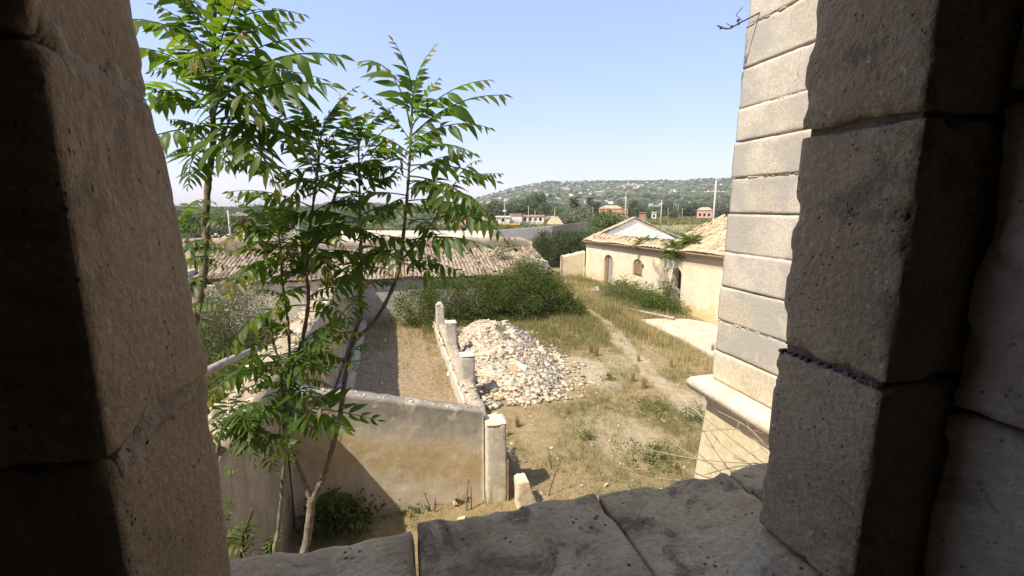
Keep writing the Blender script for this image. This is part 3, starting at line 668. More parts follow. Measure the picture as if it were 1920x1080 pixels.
# low wall with posts on the right of the roofless room
low = thing('low_wall', (2.0, 15, 0), 'low crumbling rubble wall carrying three square posts', 'wall')
ragged_wall('rubble_core', (2.18, 8.9), (2.28, 22.5), .42, .62, .75, 'rubble_wall', low, .16, 23, .14)
V, F = rough_block((1.70, 9.0, -.2), (1.80, 21.8, .62), .12, .02, .02, 2, .2, 24, 2.2); mk('plaster_skin', V, F, 'post_plaster', low, True)
r2 = random.Random(19)
for k in range(200):
    y = 8.9 + 13 * r2.random() ** 1.5; s = r2.uniform(.08, .24)
    inst('stone', r2.choice(CUBES + ROCKS), low, (r2.uniform(1.78, 2.42), y, .55 + r2.uniform(-.12, .15)), (r2.uniform(-.4, .4), r2.uniform(-.4, .4), r2.uniform(0, 6.3)), (s, s * .8, s * r2.uniform(.4, .8)))
def post(x0, y0, w_, d_, h, label, seed, pyr=False, z0=-.1):
    t = thing('square_post', (x0 + w_ / 2, y0 + d_ / 2, 0), label, 'post', 'square plastered posts')
    V, F = rough_block((x0, y0, z0), (x0 + w_, y0 + d_, h), .05, .015, .007, 4, .03, seed, 6)
    mk('shaft', V, F, 'post_plaster', t, True)
    V, F = rough_block((x0 - .012, y0 - .012, h - .02), (x0 + w_ + .012, y0 + d_ + .012, h + .045), .05, .012, .006, 4, .025, seed + 1, 6)
    if pyr: cx, cy = x0 + w_ / 2, y0 + d_ / 2; m_ = V[:, 2] > h; V[m_, 0] = cx + (V[m_, 0] - cx) * .45; V[m_, 1] = cy + (V[m_, 1] - cy) * .45; V[m_, 2] += .08
    mk('cap', V, F, 'ashlar_pale', t, True); return t
np_ = post(1.62, 8.18, .42, .42, 1.72, 'nearest square post at the right end of the ochre cross wall', 301)
V, F = rough_block((2.045, 8.16, -.1), (2.075, 8.28, .95), .05, .006, .004, 6, .01, 305); mk('timber_strip', V, F, 'wood_brown', np_, True)
post(1.86, 13.3, .44, .44, 1.44, 'squat grey post on the low wall, next behind the nearest one', 311, z0=.4)
post(1.80, 16.9, .42, .42, 1.60, 'middle grey post on the low wall against the rubble heap', 321, z0=.4)
post(1.72, 20.0, .36, .40, 1.66, 'farthest narrow post with pointed top before the thicket', 331, True, z0=.4)
# stump of a fallen block
st = thing('stone_stump', (2.42, 8.02, 0), 'pale broken tapered stone block leaning beyond the window sill', 'stone')
V, F = rough_block((2.17, 7.85, -.1), (2.62, 8.2, .60), .045, .03, .015, 4, .05, 341, 6)
k_ = np.clip(V[:, 2] / .6, 0, 1); V[:, 0] = 2.25 + (V[:, 0] - 2.25) * (1 - .5 * k_) - .02 * k_; mk('block', V, F, 'limestone_rock', st, True)

# ------------------------------------------------------------------ tiled shed and the wall behind it
shed = thing('tiled_shed', (0, 26.8, 0), 'long low shed with a sagging weathered barrel tile roof', 'shed')
def eave_z(x): return 2.31 - .012 * x + .05 * math.sin(x * .9) * .5
def roof_pt(x, s):   # s: metres up the slope from the eave
    sag = -.09 * math.sin(x * .55 + 1) * math.sin(math.pi * min(1, s / 4.6)) + .03 * math.sin(x * 1.7 + s)
    return Vector((x, 24.42 + s * .955, eave_z(x) + s * .236 + sag))
V, F = [], []; nx, ns = 80, 10
for i in range(nx + 1):
    for j in range(ns + 1): p = roof_pt(-10.3 + 19.4 * i / nx, 4.75 * j / ns); V.append((p.x, p.y, p.z - .045))
for i in range(nx):
    for j in range(ns):
        if not (i < 26 and j < 5 and vn(np.array([[i * .35, j * .5, 2.2]]), 4)[0] > .52): F.append((i * (ns + 1) + j, (i + 1) * (ns + 1) + j, (i + 1) * (ns + 1) + j + 1, i * (ns + 1) + j + 1))
mk('roof_deck', V, F, 'roof_deck', shed)
V, F = join([box((-10.2, 24.62, -.3), (8.75, 24.98, 2.26)), box((8.4, 24.99, -.3), (8.75, 29.2, 2.9)), box((-10.2, 24.99, -.3), (-9.85, 29.2, 2.9))]); mk('wall', V, F, 'post_plaster', shed)
r2 = random.Random(29); tl = []
for i in range(91):
    for j in range(13):
        x = -10.2 + .213 * i + r2.uniform(-.012, .012); s = j * .365 + r2.uniform(-.03, .03)
        hole = x < -2 and s < 2.2 and vn(np.array([[i * .12, j * .3, 2.2]]), 4)[0] > .55
        if hole or r2.random() < .025: continue
        p = roof_pt(x, s); tl.append((p, j, r2.uniform(-.07, .07), .25 + r2.uniform(-.03, .03), r2.uniform(-.08, .08)))
vis = sorted(range(len(tl)), key=lambda k: (0 if (tl[k][0].x > 2.2 or tl[k][0].x < -.2) else 1, tl[k][0].length))
top300 = set([k for k in vis if tl[k][0].x > 1.5][:230] + [k for k in vis if tl[k][0].x < -4.5 and tl[k][0].x > -9.6][:70])
rest = []
for k, (p, j, a, tilt, rol) in enumerate(tl):
    if k in top300: inst('roof_tile', TILE, shed, p, (tilt, rol, a))
    else:
        M = Euler((tilt, rol, a)).to_matrix(); rest.append((np.array([tuple(M @ Vector(v) + p) for v in TV]), TF))
V, F = join(rest); o = mk('roof_tiles', V, F, 'clay_tile', shed, attrs={'rnd': ('FACE', np.repeat(rng.random(len(rest)), len(TF)))}); o['kind'] = 'stuff'
bw = thing('boundary_wall', (-1, 29.4, 0), 'long brown unplastered wall rising behind the tiled shed roof', 'wall')
ragged_wall('wall_body', (-11.2, 29.35), (9.1, 29.3), .45, 4.30, 4.02, 'bare_wall_brown', bw, .09, 43, .25, step_fn=lambda u: -.25 * sst(4.5, 5.3, u) * (1 - sst(9.0, 10.5, u)) - .3 * sst(19.6, 20.2, u))
r2 = random.Random(31)
for k in range(70):
    x = -11 + 5.6 * r2.random(); s = r2.uniform(.10, .28)
    inst('stone', r2.choice(CUBES), bw, (x, 29.1 + r2.random() * .7 - .2, 4.3 + r2.uniform(-.05, .22)), (r2.uniform(-.4, .4), r2.uniform(-.4, .4), r2.uniform(0, 6.3)), (s, s * .8, s * .6))

# ------------------------------------------------------------------ rubble heap, loose stones
def pile_h(x, y):
    e = np.hypot((x - 4.15 - (y - 18) * .05) / (1.85 + (18 - y) * .05), (y - 17.8) / 5.1)
    return .92 * np.clip(1 - e ** 1.6, 0, 1) * (.45 + 1.1 * n2(x, y, 1.0, 71, 4)), e + (n2(x, y, .9, 74, 3) - .5) * .25
heap = thing('rubble_heap', (4, 17.5, 0), 'heap of pale broken masonry and tile rubble beside the low wall', 'rubble')
xs = np.linspace(1.6, 6.8, 60); ys = np.linspace(12.4, 23.6, 110); PX, PY = np.meshgrid(xs, ys, indexing='ij'); PH, PE = pile_h(PX, PY)
gi2 = np.arange(PX.size).reshape(PX.shape); V = np.stack([PX, PY, np.where(PE < 1.02, PH + .0, -.25)], -1).reshape(-1, 3)
mk('earth_core', V, np.stack([gi2[:-1, :-1], gi2[1:, :-1], gi2[1:, 1:], gi2[:-1, 1:]], -1).reshape(-1, 4), 'limestone_rock', heap, True)
r2 = random.Random(37); n_ = 0
stone('brick_piece', [(.40, .20, .11), (.50, .28, .165), (.55, .38, .26)], 4, 18, .6, .02, .2, co='obj', rand=.2)
stone('grey_piece', [(.30, .27, .235), (.42, .385, .335)], 4, 18, .6, .02, .2, co='obj', rand=.2)
def variants(src, m): c = src.copy(); c.materials.clear(); c.materials.append(MAT[m]); return c
RB = [variants(c, 'brick_piece') for c in CUBES[:3]]; RG = [variants(c, 'grey_piece') for c in CUBES[2:5]]
while n_ < 292:
    x, y = r2.uniform(2.0, 6.9), r2.uniform(12.9, 23.2); h, e = pile_h(np.array([x]), np.array([y])); h, e = float(h[0]), float(e[0])
    if e > 1.22 or (e > .9 and r2.random() < .55): continue
    s = r2.uniform(.12, .27) if r2.random() < .66 else r2.uniform(.3, .64); pool = CUBES + ROCKS
    u = r2.random(); pool = RB if u < .035 else RG if u < .10 else pool
    inst('stone', r2.choice(pool), heap, (x, y, h + .05 * s + gzs(x, y) * (e > 1)), (r2.uniform(-.6, .6), r2.uniform(-.6, .6), r2.uniform(0, 6.3)), (s, s * r2.uniform(.55, 1), s * r2.uniform(.35, .8))); n_ += 1
N = 42000; X = r_.uniform(1.9, 6.9, N); Y = r_.uniform(12.6, 23.5, N); Hh, E_ = pile_h(X, Y); keep = (E_ < .97) | ((E_ < 1.5) & (r_.random(N) < .35 * np.clip(1.5 - E_, 0, 1))); X, Y, Hh = X[keep], Y[keep], Hh[keep]
s_ = .010 + .070 * r_.random(len(X)) ** 3.2
CV, CF = box((-1, -.8, -.6), (1, .8, .6)); CF3 = np.array([f for q in CF for f in ((q[0], q[1], q[2]), (q[0], q[2], q[3]))])
V, F, rn = scatter_blobs(np.stack([X, Y, Hh + s_ * .5], 1), np.stack([s_ * 1.3, s_, s_ * .8], 1), 12, (CV, CF3), .45)
def chips_mat():
    t = NT('rubble_chips'); c = t.ramp(t.attr('rnd'), [(0, (.31, .245, .16)), (.35, (.44, .365, .255)), (.7, (.54, .465, .34)), (.955, (.50, .44, .35)), (.965, (.42, .24, .145)), (1, (.36, .20, .12))])
    MAT['rubble_chips'] = t.done(c, .95, t.noise(t.pos(), 40), .5, .01)
chips_mat()
stone('gravel_chips', [(.34, .27, .18), (.46, .385, .275), (.54, .465, .35)], 6, 30, .4, .01)
o = mk('rubble_chips', V, F, 'rubble_chips', heap, attrs={'rnd': ('FACE', rn)}); o['kind'] = 'stuff'
# two timber ends sticking out of the heap
for a_, b_ in (((4.5, 17.2, .66), (5.2, 18.1, .70)), ((5.45, 18.0, .42), (5.3, 18.5, .62))):
    V, F = tube([a_, b_], .09, 6); mk('timber_end', V, F, 'wood_grey', heap)
# loose stones over the yard, none of them countable one by one
N = 5200; X = r_.uniform(-2, 12, N); Y = r_.uniform(5.0, 27, N) ** 1.0; dn_ = .25 + .8 * pathmask(X, Y) + .6 * (np.abs(X - 4.5) < 3) * (Y < 15) * .5 + .5 * shedmask(X, Y); keep = r_.random(N) < dn_ * .6; X, Y = X[keep], Y[keep]
s_ = .008 + .032 * r_.random(len(X)) ** 4
V, F, rn = scatter_blobs(np.stack([X, Y, gz(X, Y) + s_ * .3], 1), np.stack([s_ * 1.3, s_, s_ * .7], 1), 13, (CV, CF3), .45)
tag(mk('loose_gravel', V, F, 'gravel_chips', attrs={'rnd': ('FACE', rn * .85)}), kind='stuff')
for i, (px, py, s, lab) in enumerate(((1042, 663, .28, 'lone pale stone on the grass just right of the rubble heap'), (1112, 722, .26, 'flat pale stone on the bare patch between heap and path'), (1092, 713, .20, 'small tan stone on the bare patch between heap and path'), (1137, 914, .17, 'rounded pale stone just beyond the sill joint'), (1090, 912, .10, 'small white stone on the dry soil just beyond the sill'), (1012, 928, .16, 'pale stone beside the leaning tapered block'), (855, 948, .22, 'yellowish stone lump at the foot of the ochre wall'), (866, 974, .2, 'flat stone close to the sill near the ochre wall'), (722, 640, .22, 'upright pale stone standing in the shadow of the roofless room'), (985, 765, .14, 'small pale stone near the first dry grass tuft'))):
    p = onz(px, py); o = inst('loose_stone', (CUBES + ROCKS)[(i * 5) % 16], None, (p.x, p.y, s * .2), (.1 * i, .2, i * 1.3), (s, s * .8, s * (1.3 if i == 8 else .6))); tag(o, lab, 'stone')

# ------------------------------------------------------------------ house on the right
house = thing('farm_house', (16, 26, 0), 'long cream plastered farmhouse with half collapsed tiled roof and arched openings', 'house')
def ez(y): return 3.22 + (35.85 - y) * .024
def cream():
    t = NT('house_cream'); p = t.pos(); s = t.n('SeparateXYZ', Vector=p); wob = t.noise(p, .9, 6, .65)
    c = t.ramp(t.noise(p, 1.3, 9, .72, .5), [(.30, (.52, .42, .26)), (.42, (.62, .52, .345)), (.56, (.68, .585, .41)), (.7, (.71, .63, .48))])
    hh = t.math('SUBTRACT', 1.75, t.math('ADD', s.outputs[2], t.math('MULTIPLY', wob, 1.9)))
    c = t.mix(t.math('MULTIPLY', t.ramp(hh, [(.05, 0.0), (.35, .75)]), t.ramp(t.noise(p, .6, 4), [(.4, .2), (.6, 1.0)])), c, (.62, .40, .155))
    c = t.mix(t.math('MULTIPLY', t.ramp(hh, [(.45, 0.0), (.7, .8)]), t.ramp(t.noise(p, 2.4, 5), [(.42, 0.0), (.55, 1.0)])), c, (.66, .59, .48))
    top = t.ramp(t.math('SUBTRACT', t.math('ADD', s.outputs[2], t.math('MULTIPLY', t.noise(p, 3, 5, .7), .35)), 2.95), [(.0, 0.0), (.22, .75)])
    c = t.mix(top, c, (.40, .27, .17))
    MAT['house_cream'] = t.done(c, .92, t.noise(p, 7, 6, .65), .4, .02)
cream()
def wall_open(x0, x1, y0, y1, ops, zt, mat, root, name='wall'):
    """wall slab between x0 and x1 along y with arched openings ops = (y0, y1, sill, spring, rise)."""
    bk = [y0, y1]
    for a, b_, si, sp, ri in ops: bk += list(np.linspace(a, b_, 11))
    bk = sorted(set(round(v, 4) for v in bk + list(np.arange(y0, y1, 1.0)))); V, F = [], []
    def quad(a, b_, c, d): n = len(V); V.extend([a, b_, c, d]); F.append((n, n + 1, n + 2, n + 3))
    def arch(y, o): a, b_, si, sp, ri = o; c = (a + b_) / 2; return sp + ri * math.sqrt(max(0, 1 - ((y - c) / ((b_ - a) / 2)) ** 2))
    for ya, yb in zip(bk[:-1], bk[1:]):
        o = next((o for o in ops if o[0] - 1e-3 <= ya and yb <= o[1] + 1e-3), None)
        segs = [(-.4, -.4, zt(ya), zt(yb))] if o is None else [(-.4, -.4, o[2], o[2]), (arch(ya, o), arch(yb, o), zt(ya), zt(yb))]
        for za0, zb0, za1, zb1 in segs:
            quad((x0, ya, za0), (x0, ya, za1), (x0, yb, zb1), (x0, yb, zb0)); quad((x1, ya, za0), (x1, yb, zb0), (x1, yb, zb1), (x1, ya, za1))
            quad((x0, ya, za1), (x1, ya, za1), (x1, yb, zb1), (x0, yb, zb1))
            if o: quad((x0, ya, za0), (x0, yb, zb0), (x1, yb, zb0), (x1, ya, za0))
    for a, b_, si, sp, ri in ops:
        for y in (a, b_): quad((x0, y, si), (x1, y, si), (x1, y, sp), (x0, y, sp))
    for y in (y0, y1): quad((x0, y, -.4), (x0, y, zt(y)), (x1, y, zt(y)), (x1, y, -.4))
    return mk(name, V, F, mat, root)
OPS = [(30.85, 32.30, .12, 1.95, .47), (26.68, 27.85, 1.40, 2.18, .38), (22.40, 23.30, .0, 2.12, .42), (17.3, 18.3, 0.0, 2.1, .4)]
wall_open(16.0, 16.42, 13.5, 35.85, OPS, ez, 'house_cream', house)
V, F = join([box((24.2, 13.5, -.4), (24.6, 35.85, 3.2)), box((16.43, 13.5, -.4), (24.19, 13.9, 3.3)), box((16.43, 24.6, -.4), (24.19, 24.95, 3.3)), box((16.43, 14.0, -.3), (24.1, 35.4, .05))]); mk('inner_wall', V, F, 'white_plaster', house)
V, F = box((16.43, 23.5, -.3), (19.5, 23.65, 3.28)); mk('inner_wall', V, F, 'room_plaster', house)  # extra partition, added to keep light out of the room behind the doorway
V, F = prism([(16.43, -.4), (24.6, -.4), (24.6, 3.2), (20.3, 5.05), (16.43, 3.3)], 'y', 35.42, 35.84); mk('gable_wall', V, F, 'white_plaster', house)
V, F = prism([(16.43, 3.301), (24.19, 3.301), (20.3, 5.25)], 'y', 24.6, 24.95); mk('inner_gable', V, F, 'white_plaster', house)
# cornice under the eave
V, F = [], []
ysx = np.linspace(13.5, 36.05, 30)
cv, cf = [], []
for y in ysx:
    z = ez(y)
    for a, b_ in ((15.995, z - .24), (15.86, z - .20), (15.80, z - .08), (15.66, z - .05), (15.66, z + .02), (16.44, z + .02)): cv.append((a, y, b_))
for i in range(len(ysx) - 1):
    for k in range(5): cf.append((i * 6 + k, (i + 1) * 6 + k, (i + 1) * 6 + k + 1, i * 6 + k + 1))
stone('cornice_stone', [(.26, .19, .13), (.36, .27, .19)], 3, 16, .5, .01)
mk('cornice', np.array(cv), cf, 'cornice_stone', house)
# tiles: broken eave strip, verge of the gable, intact roof to the right
r2 = random.Random(41); hp = []
def house_tile(p, rot):
    M = Euler(rot).to_matrix(); hp.append((np.array([tuple(M @ Vector(v) + Vector(p)) for v in TV]), TF))
slope = math.atan2(2.0, 4.6)
for i in range(int(22.4 / .2)):
    y = 13.6 + .2 * i; intact = y < 23.6
    rows = 13 if intact else (3 if y > 31 else 2 + int(2.2 * vn(np.array([[y * .9, 0, 0]]), 6)[0]))
    if 23.6 <= y < 24.6: rows = 13; skip = int((y - 23.6) * 9)
    else: skip = 0
    for j in range(rows):
        if j < skip and j > 1: continue
        s = j * .37 + r2.uniform(-.03, .03); mess = 0 if intact or j < 1 else .35
        if not intact and r2.random() < (.05 if j == 0 else .25): continue
        x = 15.62 + s * math.cos(slope); z = ez(y) + .05 + s * math.sin(slope) + r2.uniform(0, .05) * (j > 0) + .04 * math.sin(y * 1.3 + s)
        house_tile((x, y + r2.uniform(-.02, .02), z), (r2.uniform(-.04, .04) + slope + r2.uniform(-mess, mess) * .5, r2.uniform(-.1, .1), -math.pi / 2 + r2.uniform(-.06, .06) + r2.uniform(-mess, mess)))
for side in (0, 1):
    for row in range(3):
        for k in range(13):
            f = k / 13; x = 15.7 + (20.3 - 15.7) * f if side == 0 else 24.9 - (24.9 - 20.3) * f; z = ez(35.8) + .08 + (5.06 - ez(35.8)) * f + r2.uniform(0, .03)
            if side == 1 and row == 0 and r2.random() < .3: continue
            house_tile((x, 35.38 + row * .2, z), (slope, 0, -math.pi / 2 if side == 0 else math.pi / 2))
for k in range(26): house_tile((20.3, 13.8 + k * .41, 5.34 + r2.uniform(0, .03)), (0, 0, r2.uniform(-.05, .05)))
V, F = join(hp); o = mk('roof_tiles', V, F, 'clay_tile_ochre', house, attrs={'rnd': ('FACE', np.repeat(rng.random(len(hp)), len(TF)))}); o['kind'] = 'stuff'
V, F = join([(np.array([(15.68, 13.5, ez(13.5) + .03), (20.3, 13.5, 5.28), (20.3, 24.6, 5.28), (15.68, 23.6, ez(23.6) + .03), (15.68, 13.5, ez(13.5) - .03), (20.3, 13.5, 5.2), (20.3, 24.6, 5.2), (15.68, 23.6, ez(23.6) - .03)]), [(0, 1, 2, 3), (7, 6, 5, 4), (2, 1, 5, 6), (3, 2, 6, 7), (0, 3, 7, 4)]),
             (np.array([(24.9, 13.5, 3.2), (20.3, 13.5, 5.28), (20.3, 24.6, 5.28), (24.9, 24.6, 3.2), (24.9, 13.5, 3.12), (20.3, 13.5, 5.2), (20.3, 24.6, 5.2), (24.9, 24.6, 3.12)]), [(3, 2, 1, 0), (4, 5, 6, 7), (3, 0, 4, 7), (2, 3, 7, 6)])]); mk('roof_deck', V, F, 'roof_deck', house)
V, F = join([box((15.74, 23.7, 3.26), (16.9, 35.6, 3.30))]); V[:, 2] += np.array([ez(v[1]) - 3.22 + (v[0] - 15.74) * .43 for v in V]); mk('eave_deck', V, F, 'roof_deck', house)
# door, shutters
d1 = mk('door', *join([box((16.24, 30.86, .12), (16.29, 31.0, 2.4)), box((16.24, 31.0, 2.0), (16.29, 32.29, 2.40))]), 'wood_brown', house); d1['label'] = 'tall arched plank door'
for k in range(6):
    y = 31.0 + k * .215; c = 'wood_brown' if k > 3 else 'wood_grey'
    V, F = rough_block((16.14 - (.06 if k > 3 else 0), y + .006, .13), (16.19 - (.06 if k > 3 else 0), y + .209, 2.36), .2, .006, .003, 5, .01, 400 + k); o = mk('plank', V, F, c, house); o.parent = d1
wn1 = mk('window', *box((16.13, 26.69, 1.41), (16.18, 27.84, 2.5)), 'dark_void', house); wn1['label'] = 'arched window closed by orange-brown wooden shutters'
for k in range(4):
    V, F = rough_block((16.06, 26.7 + k * .285, 1.42), (16.12, 26.7 + k * .285 + .278, 2.5), .2, .006, .003, 5, .01, 420 + k); o = mk('shutter_board', V, F, 'wood_brown', house); o.parent = wn1
V, F = box((15.90, 26.52, 2.05), (15.99, 26.55, 2.30)); o = mk('shutter_hook', V, F, 'iron', house); o.parent = wn1
d2 = mk('doorway', *join([box((16.1, 22.41, .0), (16.35, 23.29, .04))]), 'wood_brown', house); d2['label'] = 'open dark arched doorway with broken slats'
for k, (a_, b_) in enumerate((((16.2, 22.42, .9), (16.2, 23.25, 1.35)), ((16.2, 22.42, 1.3), (16.2, 23.2, .95)), ((16.2, 22.42, .6), (16.2, 23.25, .75)), ((16.2, 22.9, .1), (16.2, 22.85, 1.3)))):
    V, F = tube([a_, b_], .035, 5); o = mk('slat', V, F, 'wood_grey', house); o.parent = d2
# pale painted bands round the openings
for (a, b_, si, sp, ri) in OPS[:3]:
    c = (a + b_) / 2; hw = (b_ - a) / 2; V, F = [], []
    pts = [(a, si), (a, sp)] + [(c + hw * math.cos(math.pi - math.pi * k / 10), sp + ri * math.sin(math.pi * k / 10)) for k in range(1, 10)] + [(b_, sp), (b_, si)]
    for y, z in pts:
        ox = -.11 if y < c - 1e-6 else .11 if y > c + 1e-6 else 0; oz = .11 if z > sp + 1e-6 else 0; ox = ox * (1 if z <= sp + 1e-6 else abs(y - c) / hw)
        for xx in (15.985, 15.999): V += [(xx, y, z), (xx, y + ox, z + oz)]
    for i in range(len(pts) - 1): q = i * 4; F += [(q, q + 1, q + 5, q + 4), (q + 1, q + 3, q + 7, q + 5), (q, q + 4, q + 6, q + 2)]
    mk('surround', V, F, 'ashlar_pale', house)
# doorstep
V, F = rough_block((15.2, 30.9, -.1), (15.98, 32.2, .14), .1, .03, .02, 3, .06, 431); mk('doorstep', V, F, 'ashlar_pale', house, True)
# low broken wall at the far end
sw = thing('garden_wall', (15.6, 36.6, 0), 'short broken cream wall joining the far corner of the farmhouse', 'wall')
ragged_wall('wall_body', (13.9, 36.2), (16.0, 36.1), .4, 1.95, 2.25, 'house_cream', sw, .12, 53, .15)
# slab, beam, planks in front
slab = thing('concrete_slab', (13.5, 18.5, 0), 'pale cracked concrete slab in front of the farmhouse', 'slab')
V, F = prism([(x, y) for x, y in SLAB][::-1], 'z', -.1, .085); V[:, 2] += np.where(V[:, 2] > 0, .02 * (fbm(V * .9, 3, 3) - .5), 0); mk('slab_body', V, F, 'concrete_slab', slab)
bm_ = thing('squared_beam', (13.7, 21.8, 0), 'long grey timber lying at the far edge of the concrete slab', 'beam')
V, F = tube([(13.1, 23.2, .14), (14.3, 20.4, .16)], .11, 4); mk('timber', V, F, 'wood_grey', bm_)
pp = thing('board_pile', (13.8, 30.1, 0), 'little pile of weathered boards on the grass before the arched door', 'planks')
for k in range(5):
    a_ = .5 + k * .16; V, F = box((-1.0, -.12, 0), (1.0, .12, .05)); c_, s_2 = math.cos(a_), math.sin(a_)
    V = np.stack([V[:, 0] * c_ - V[:, 1] * s_2 + 13.6 + .12 * k, V[:, 0] * s_2 + V[:, 1] * c_ + 30.2 - .2 * k, V[:, 2] + .04 + .05 * k], 1); mk('board', V, F, 'wood_grey', pp)
# ------------------------------------------------------------------ pinnate leaves of the trees of heaven
def pinnate(pairs, droop, lift, hang, size=.25, young=0.0, seed=0, petiole=.2, tail=.35):
    """one compound leaf along +X, unit length, arching down by droop; leaflets hang by an angle."""
    r = np.random.default_rng(seed); n = 26; t = np.linspace(0, 1, n); ang = lift - droop * t ** 1.25
    yaw = np.cumsum(r.normal(size=n)) * .012
    dx = np.cos(ang) / (n - 1); dz = np.sin(ang) / (n - 1); RP = np.stack([np.concatenate([[0], np.cumsum(dx)[:-1]]), np.cumsum(yaw) / (n - 1) * 2, np.concatenate([[0], np.cumsum(dz)[:-1]])], 1)
    V, F = tube([tuple(p) for p in RP[::3]] + [tuple(RP[-1])], list(np.linspace(.0085, .0030, len(RP[::3]) + 1)), 5)
    parts = [(V, F)]; tips = [np.zeros(len(F))]; rn = [np.full(len(F), .1)]
    for k in range(pairs * 2 + 1):
        q = (k // 2) / max(1, pairs - .5); u = petiole + (1 - petiole) * min(1, q) + r.normal() * .006; u = min(u, 1.0); side = 1 if k % 2 else -1
        i = u * (n - 1); i0 = min(int(i), n - 2); f = i - i0; P = RP[i0] * (1 - f) + RP[i0 + 1] * f; a = ang[i0]
        T = np.array([math.cos(a), 0, math.sin(a)]); U = np.array([-math.sin(a), 0, math.cos(a)]); S = np.array([0, side, 0.])
        if k < pairs * 2 and r.random() < .05: continue
        prof = (.62 + .38 * math.sin(math.pi * min(1, q * 1.05 + .12))) * (1 - tail * max(0, q - .55) / .45)
        L = size * prof * r.uniform(.88, 1.12); W = L * r.uniform(.32, .40)
        hg = hang * .55 + r.normal() * .26 + .25 * q; fwd = .28 + .45 * q + r.normal() * .08
        if k == pairs * 2: D = T.copy()
        else: D = S * math.cos(fwd) * math.cos(hg) + T * math.sin(fwd) - U * math.sin(hg) * math.cos(fwd)
        D /= np.linalg.norm(D); N = U * math.cos(hg) + S * math.sin(hg); N = N - D * N.dot(D); N /= np.linalg.norm(N); B = np.cross(N, D)
        cv = r.uniform(.3, 1.9) if r.random() < .8 else r.uniform(-.8, 2.6); lv = []
        def pt(s, b):
            drop = -cv * .22 * s * s * L; return P + D * (s * L) + N * (drop + abs(b) * .28 * W) + B * (b * W)
        lv.append(P); 
        for s, wd in ((.18, .42), (.42, .5), (.72, .32)): lv += [pt(s + .05, -wd), pt(s + .05, 0), pt(s + .05, wd)]
        lv.append(pt(1.08, 0)); fl = [(0, 2, 1), (0, 3, 2)]
        for m in (1, 4): fl += [(m, m + 1, m + 4, m + 3), (m + 1, m + 2, m + 5, m + 4)]
        fl += [(7, 8, 10), (8, 9, 10)]
        parts.append((np.array(lv), fl)); tips.append(np.full(8, np.clip((young * (q * 1.9 - 1.05)), 0, .95))); rn.append(np.full(8, r.random() * .8))
    V, F = join(parts); chord = RP[-1]
    me = mk('leaf', V, F, 'ailanthus_leaf', link=False, smooth=True, attrs={'tip': ('FACE', np.concatenate(tips)), 'rnd': ('FACE', np.concatenate(rn))})
    return me, math.atan2(chord[2], chord[0]), math.hypot(chord[0], chord[2])
LEAVES = {'arch': [pinnate(9, 1.0, .45, .35, seed=1, young=.5), pinnate(8, .8, .3, .55, seed=2, young=.3), pinnate(10, 1.25, .55, .45, .22, seed=3, young=.9), pinnate(9, 1.4, .6, .5, .24, seed=11, young=.4), pinnate(8, .9, .4, .7, .26, seed=12), pinnate(10, 1.1, .5, .3, .24, seed=13, young=.7)],
          'flat': [pinnate(8, .5, .15, .25, .25, seed=4), pinnate(8, .7, .2, .8, .26, seed=5), pinnate(9, .6, .2, 1.0, .24, seed=6, young=.2), pinnate(9, .8, .25, .5, .25, seed=14), pinnate(7, .6, .2, .6, .27, seed=15), pinnate(8, 1.0, .3, .4, .26, seed=16)],
          'up': [pinnate(10, .55, .2, .2, .23, seed=7, young=.9), pinnate(9, .8, .3, .35, .22, seed=8, young=1.0)],
          'small': [pinnate(6, .8, .35, .4, .30, seed=9, young=1.0), pinnate(7, 1.0, .4, .5, .28, seed=10)]}
def leaf_dir(root, start, az, el, length, kind, r, roll=.0, me=None):
    me, ce, cl = me or r.choice(LEAVES[kind])
    o = bpy.data.objects.new('leaf', me); COL.objects.link(o); o.parent = root
    o.location = Vector(start) - Vector(root['_o']); M = Matrix.Rotation(az, 4, 'Z') @ Matrix.Rotation(-(el - ce), 4, 'Y') @ Matrix.Rotation(roll, 4, 'X')
    o.rotation_euler = M.to_euler(); s = length / cl; o.scale = (s, s, s); return o
def leaf_to(root, a, b, kind, r, roll=0.0):
    d = Vector(b) - Vector(a); return leaf_dir(root, a, math.atan2(d.y, d.x), math.atan2(d.z, math.hypot(d.x, d.y)), d.length, kind, r, roll)
def stem_of(root, pts, r0, r1, name='trunk', mat='bark', per=6, seg=9):
    P = spline(pts, per); n = len(P); rad = [r0 + (r1 - r0) * (i / (n - 1)) ** .8 * (1) + .0025 * math.sin(i * 1.9) for i in range(n)]
    V, F = tube(P, rad, seg); V = V + (fbm(V * 18, 3, 3)[:, None] - .5) * r0 * .18
    mk(name, V, F, mat, root, True); return P
def whorl(root, P, f0, f1, n, r, L0, L1, e0, e1, az0=0.0, kind_hi='up', kind_lo='flat', azbias=None):
    """n leaves spiralling up the stem polyline P between fractions f0 and f1."""
    m = len(P) - 1
    for k in range(n):
        q = (k + .5) / n; f = f0 + (f1 - f0) * q; i = min(int(f * m), m - 1); p = P[i].lerp(P[i + 1], f * m - i)
        az = az0 + k * 2.39996 + r.uniform(-.35, .35); el = e0 + (e1 - e0) * q ** 1.3 + r.uniform(-.14, .14); L = (L0 + (L1 - L0) * q) * r.uniform(.82, 1.12)
        kind = kind_hi if q > .72 else ('arch' if r.random() < .5 else kind_lo)
        leaf_dir(root, p, az, el, L, kind, r, r.uniform(-.25, .25))
def px(pts): return [at(*p) for p in pts]
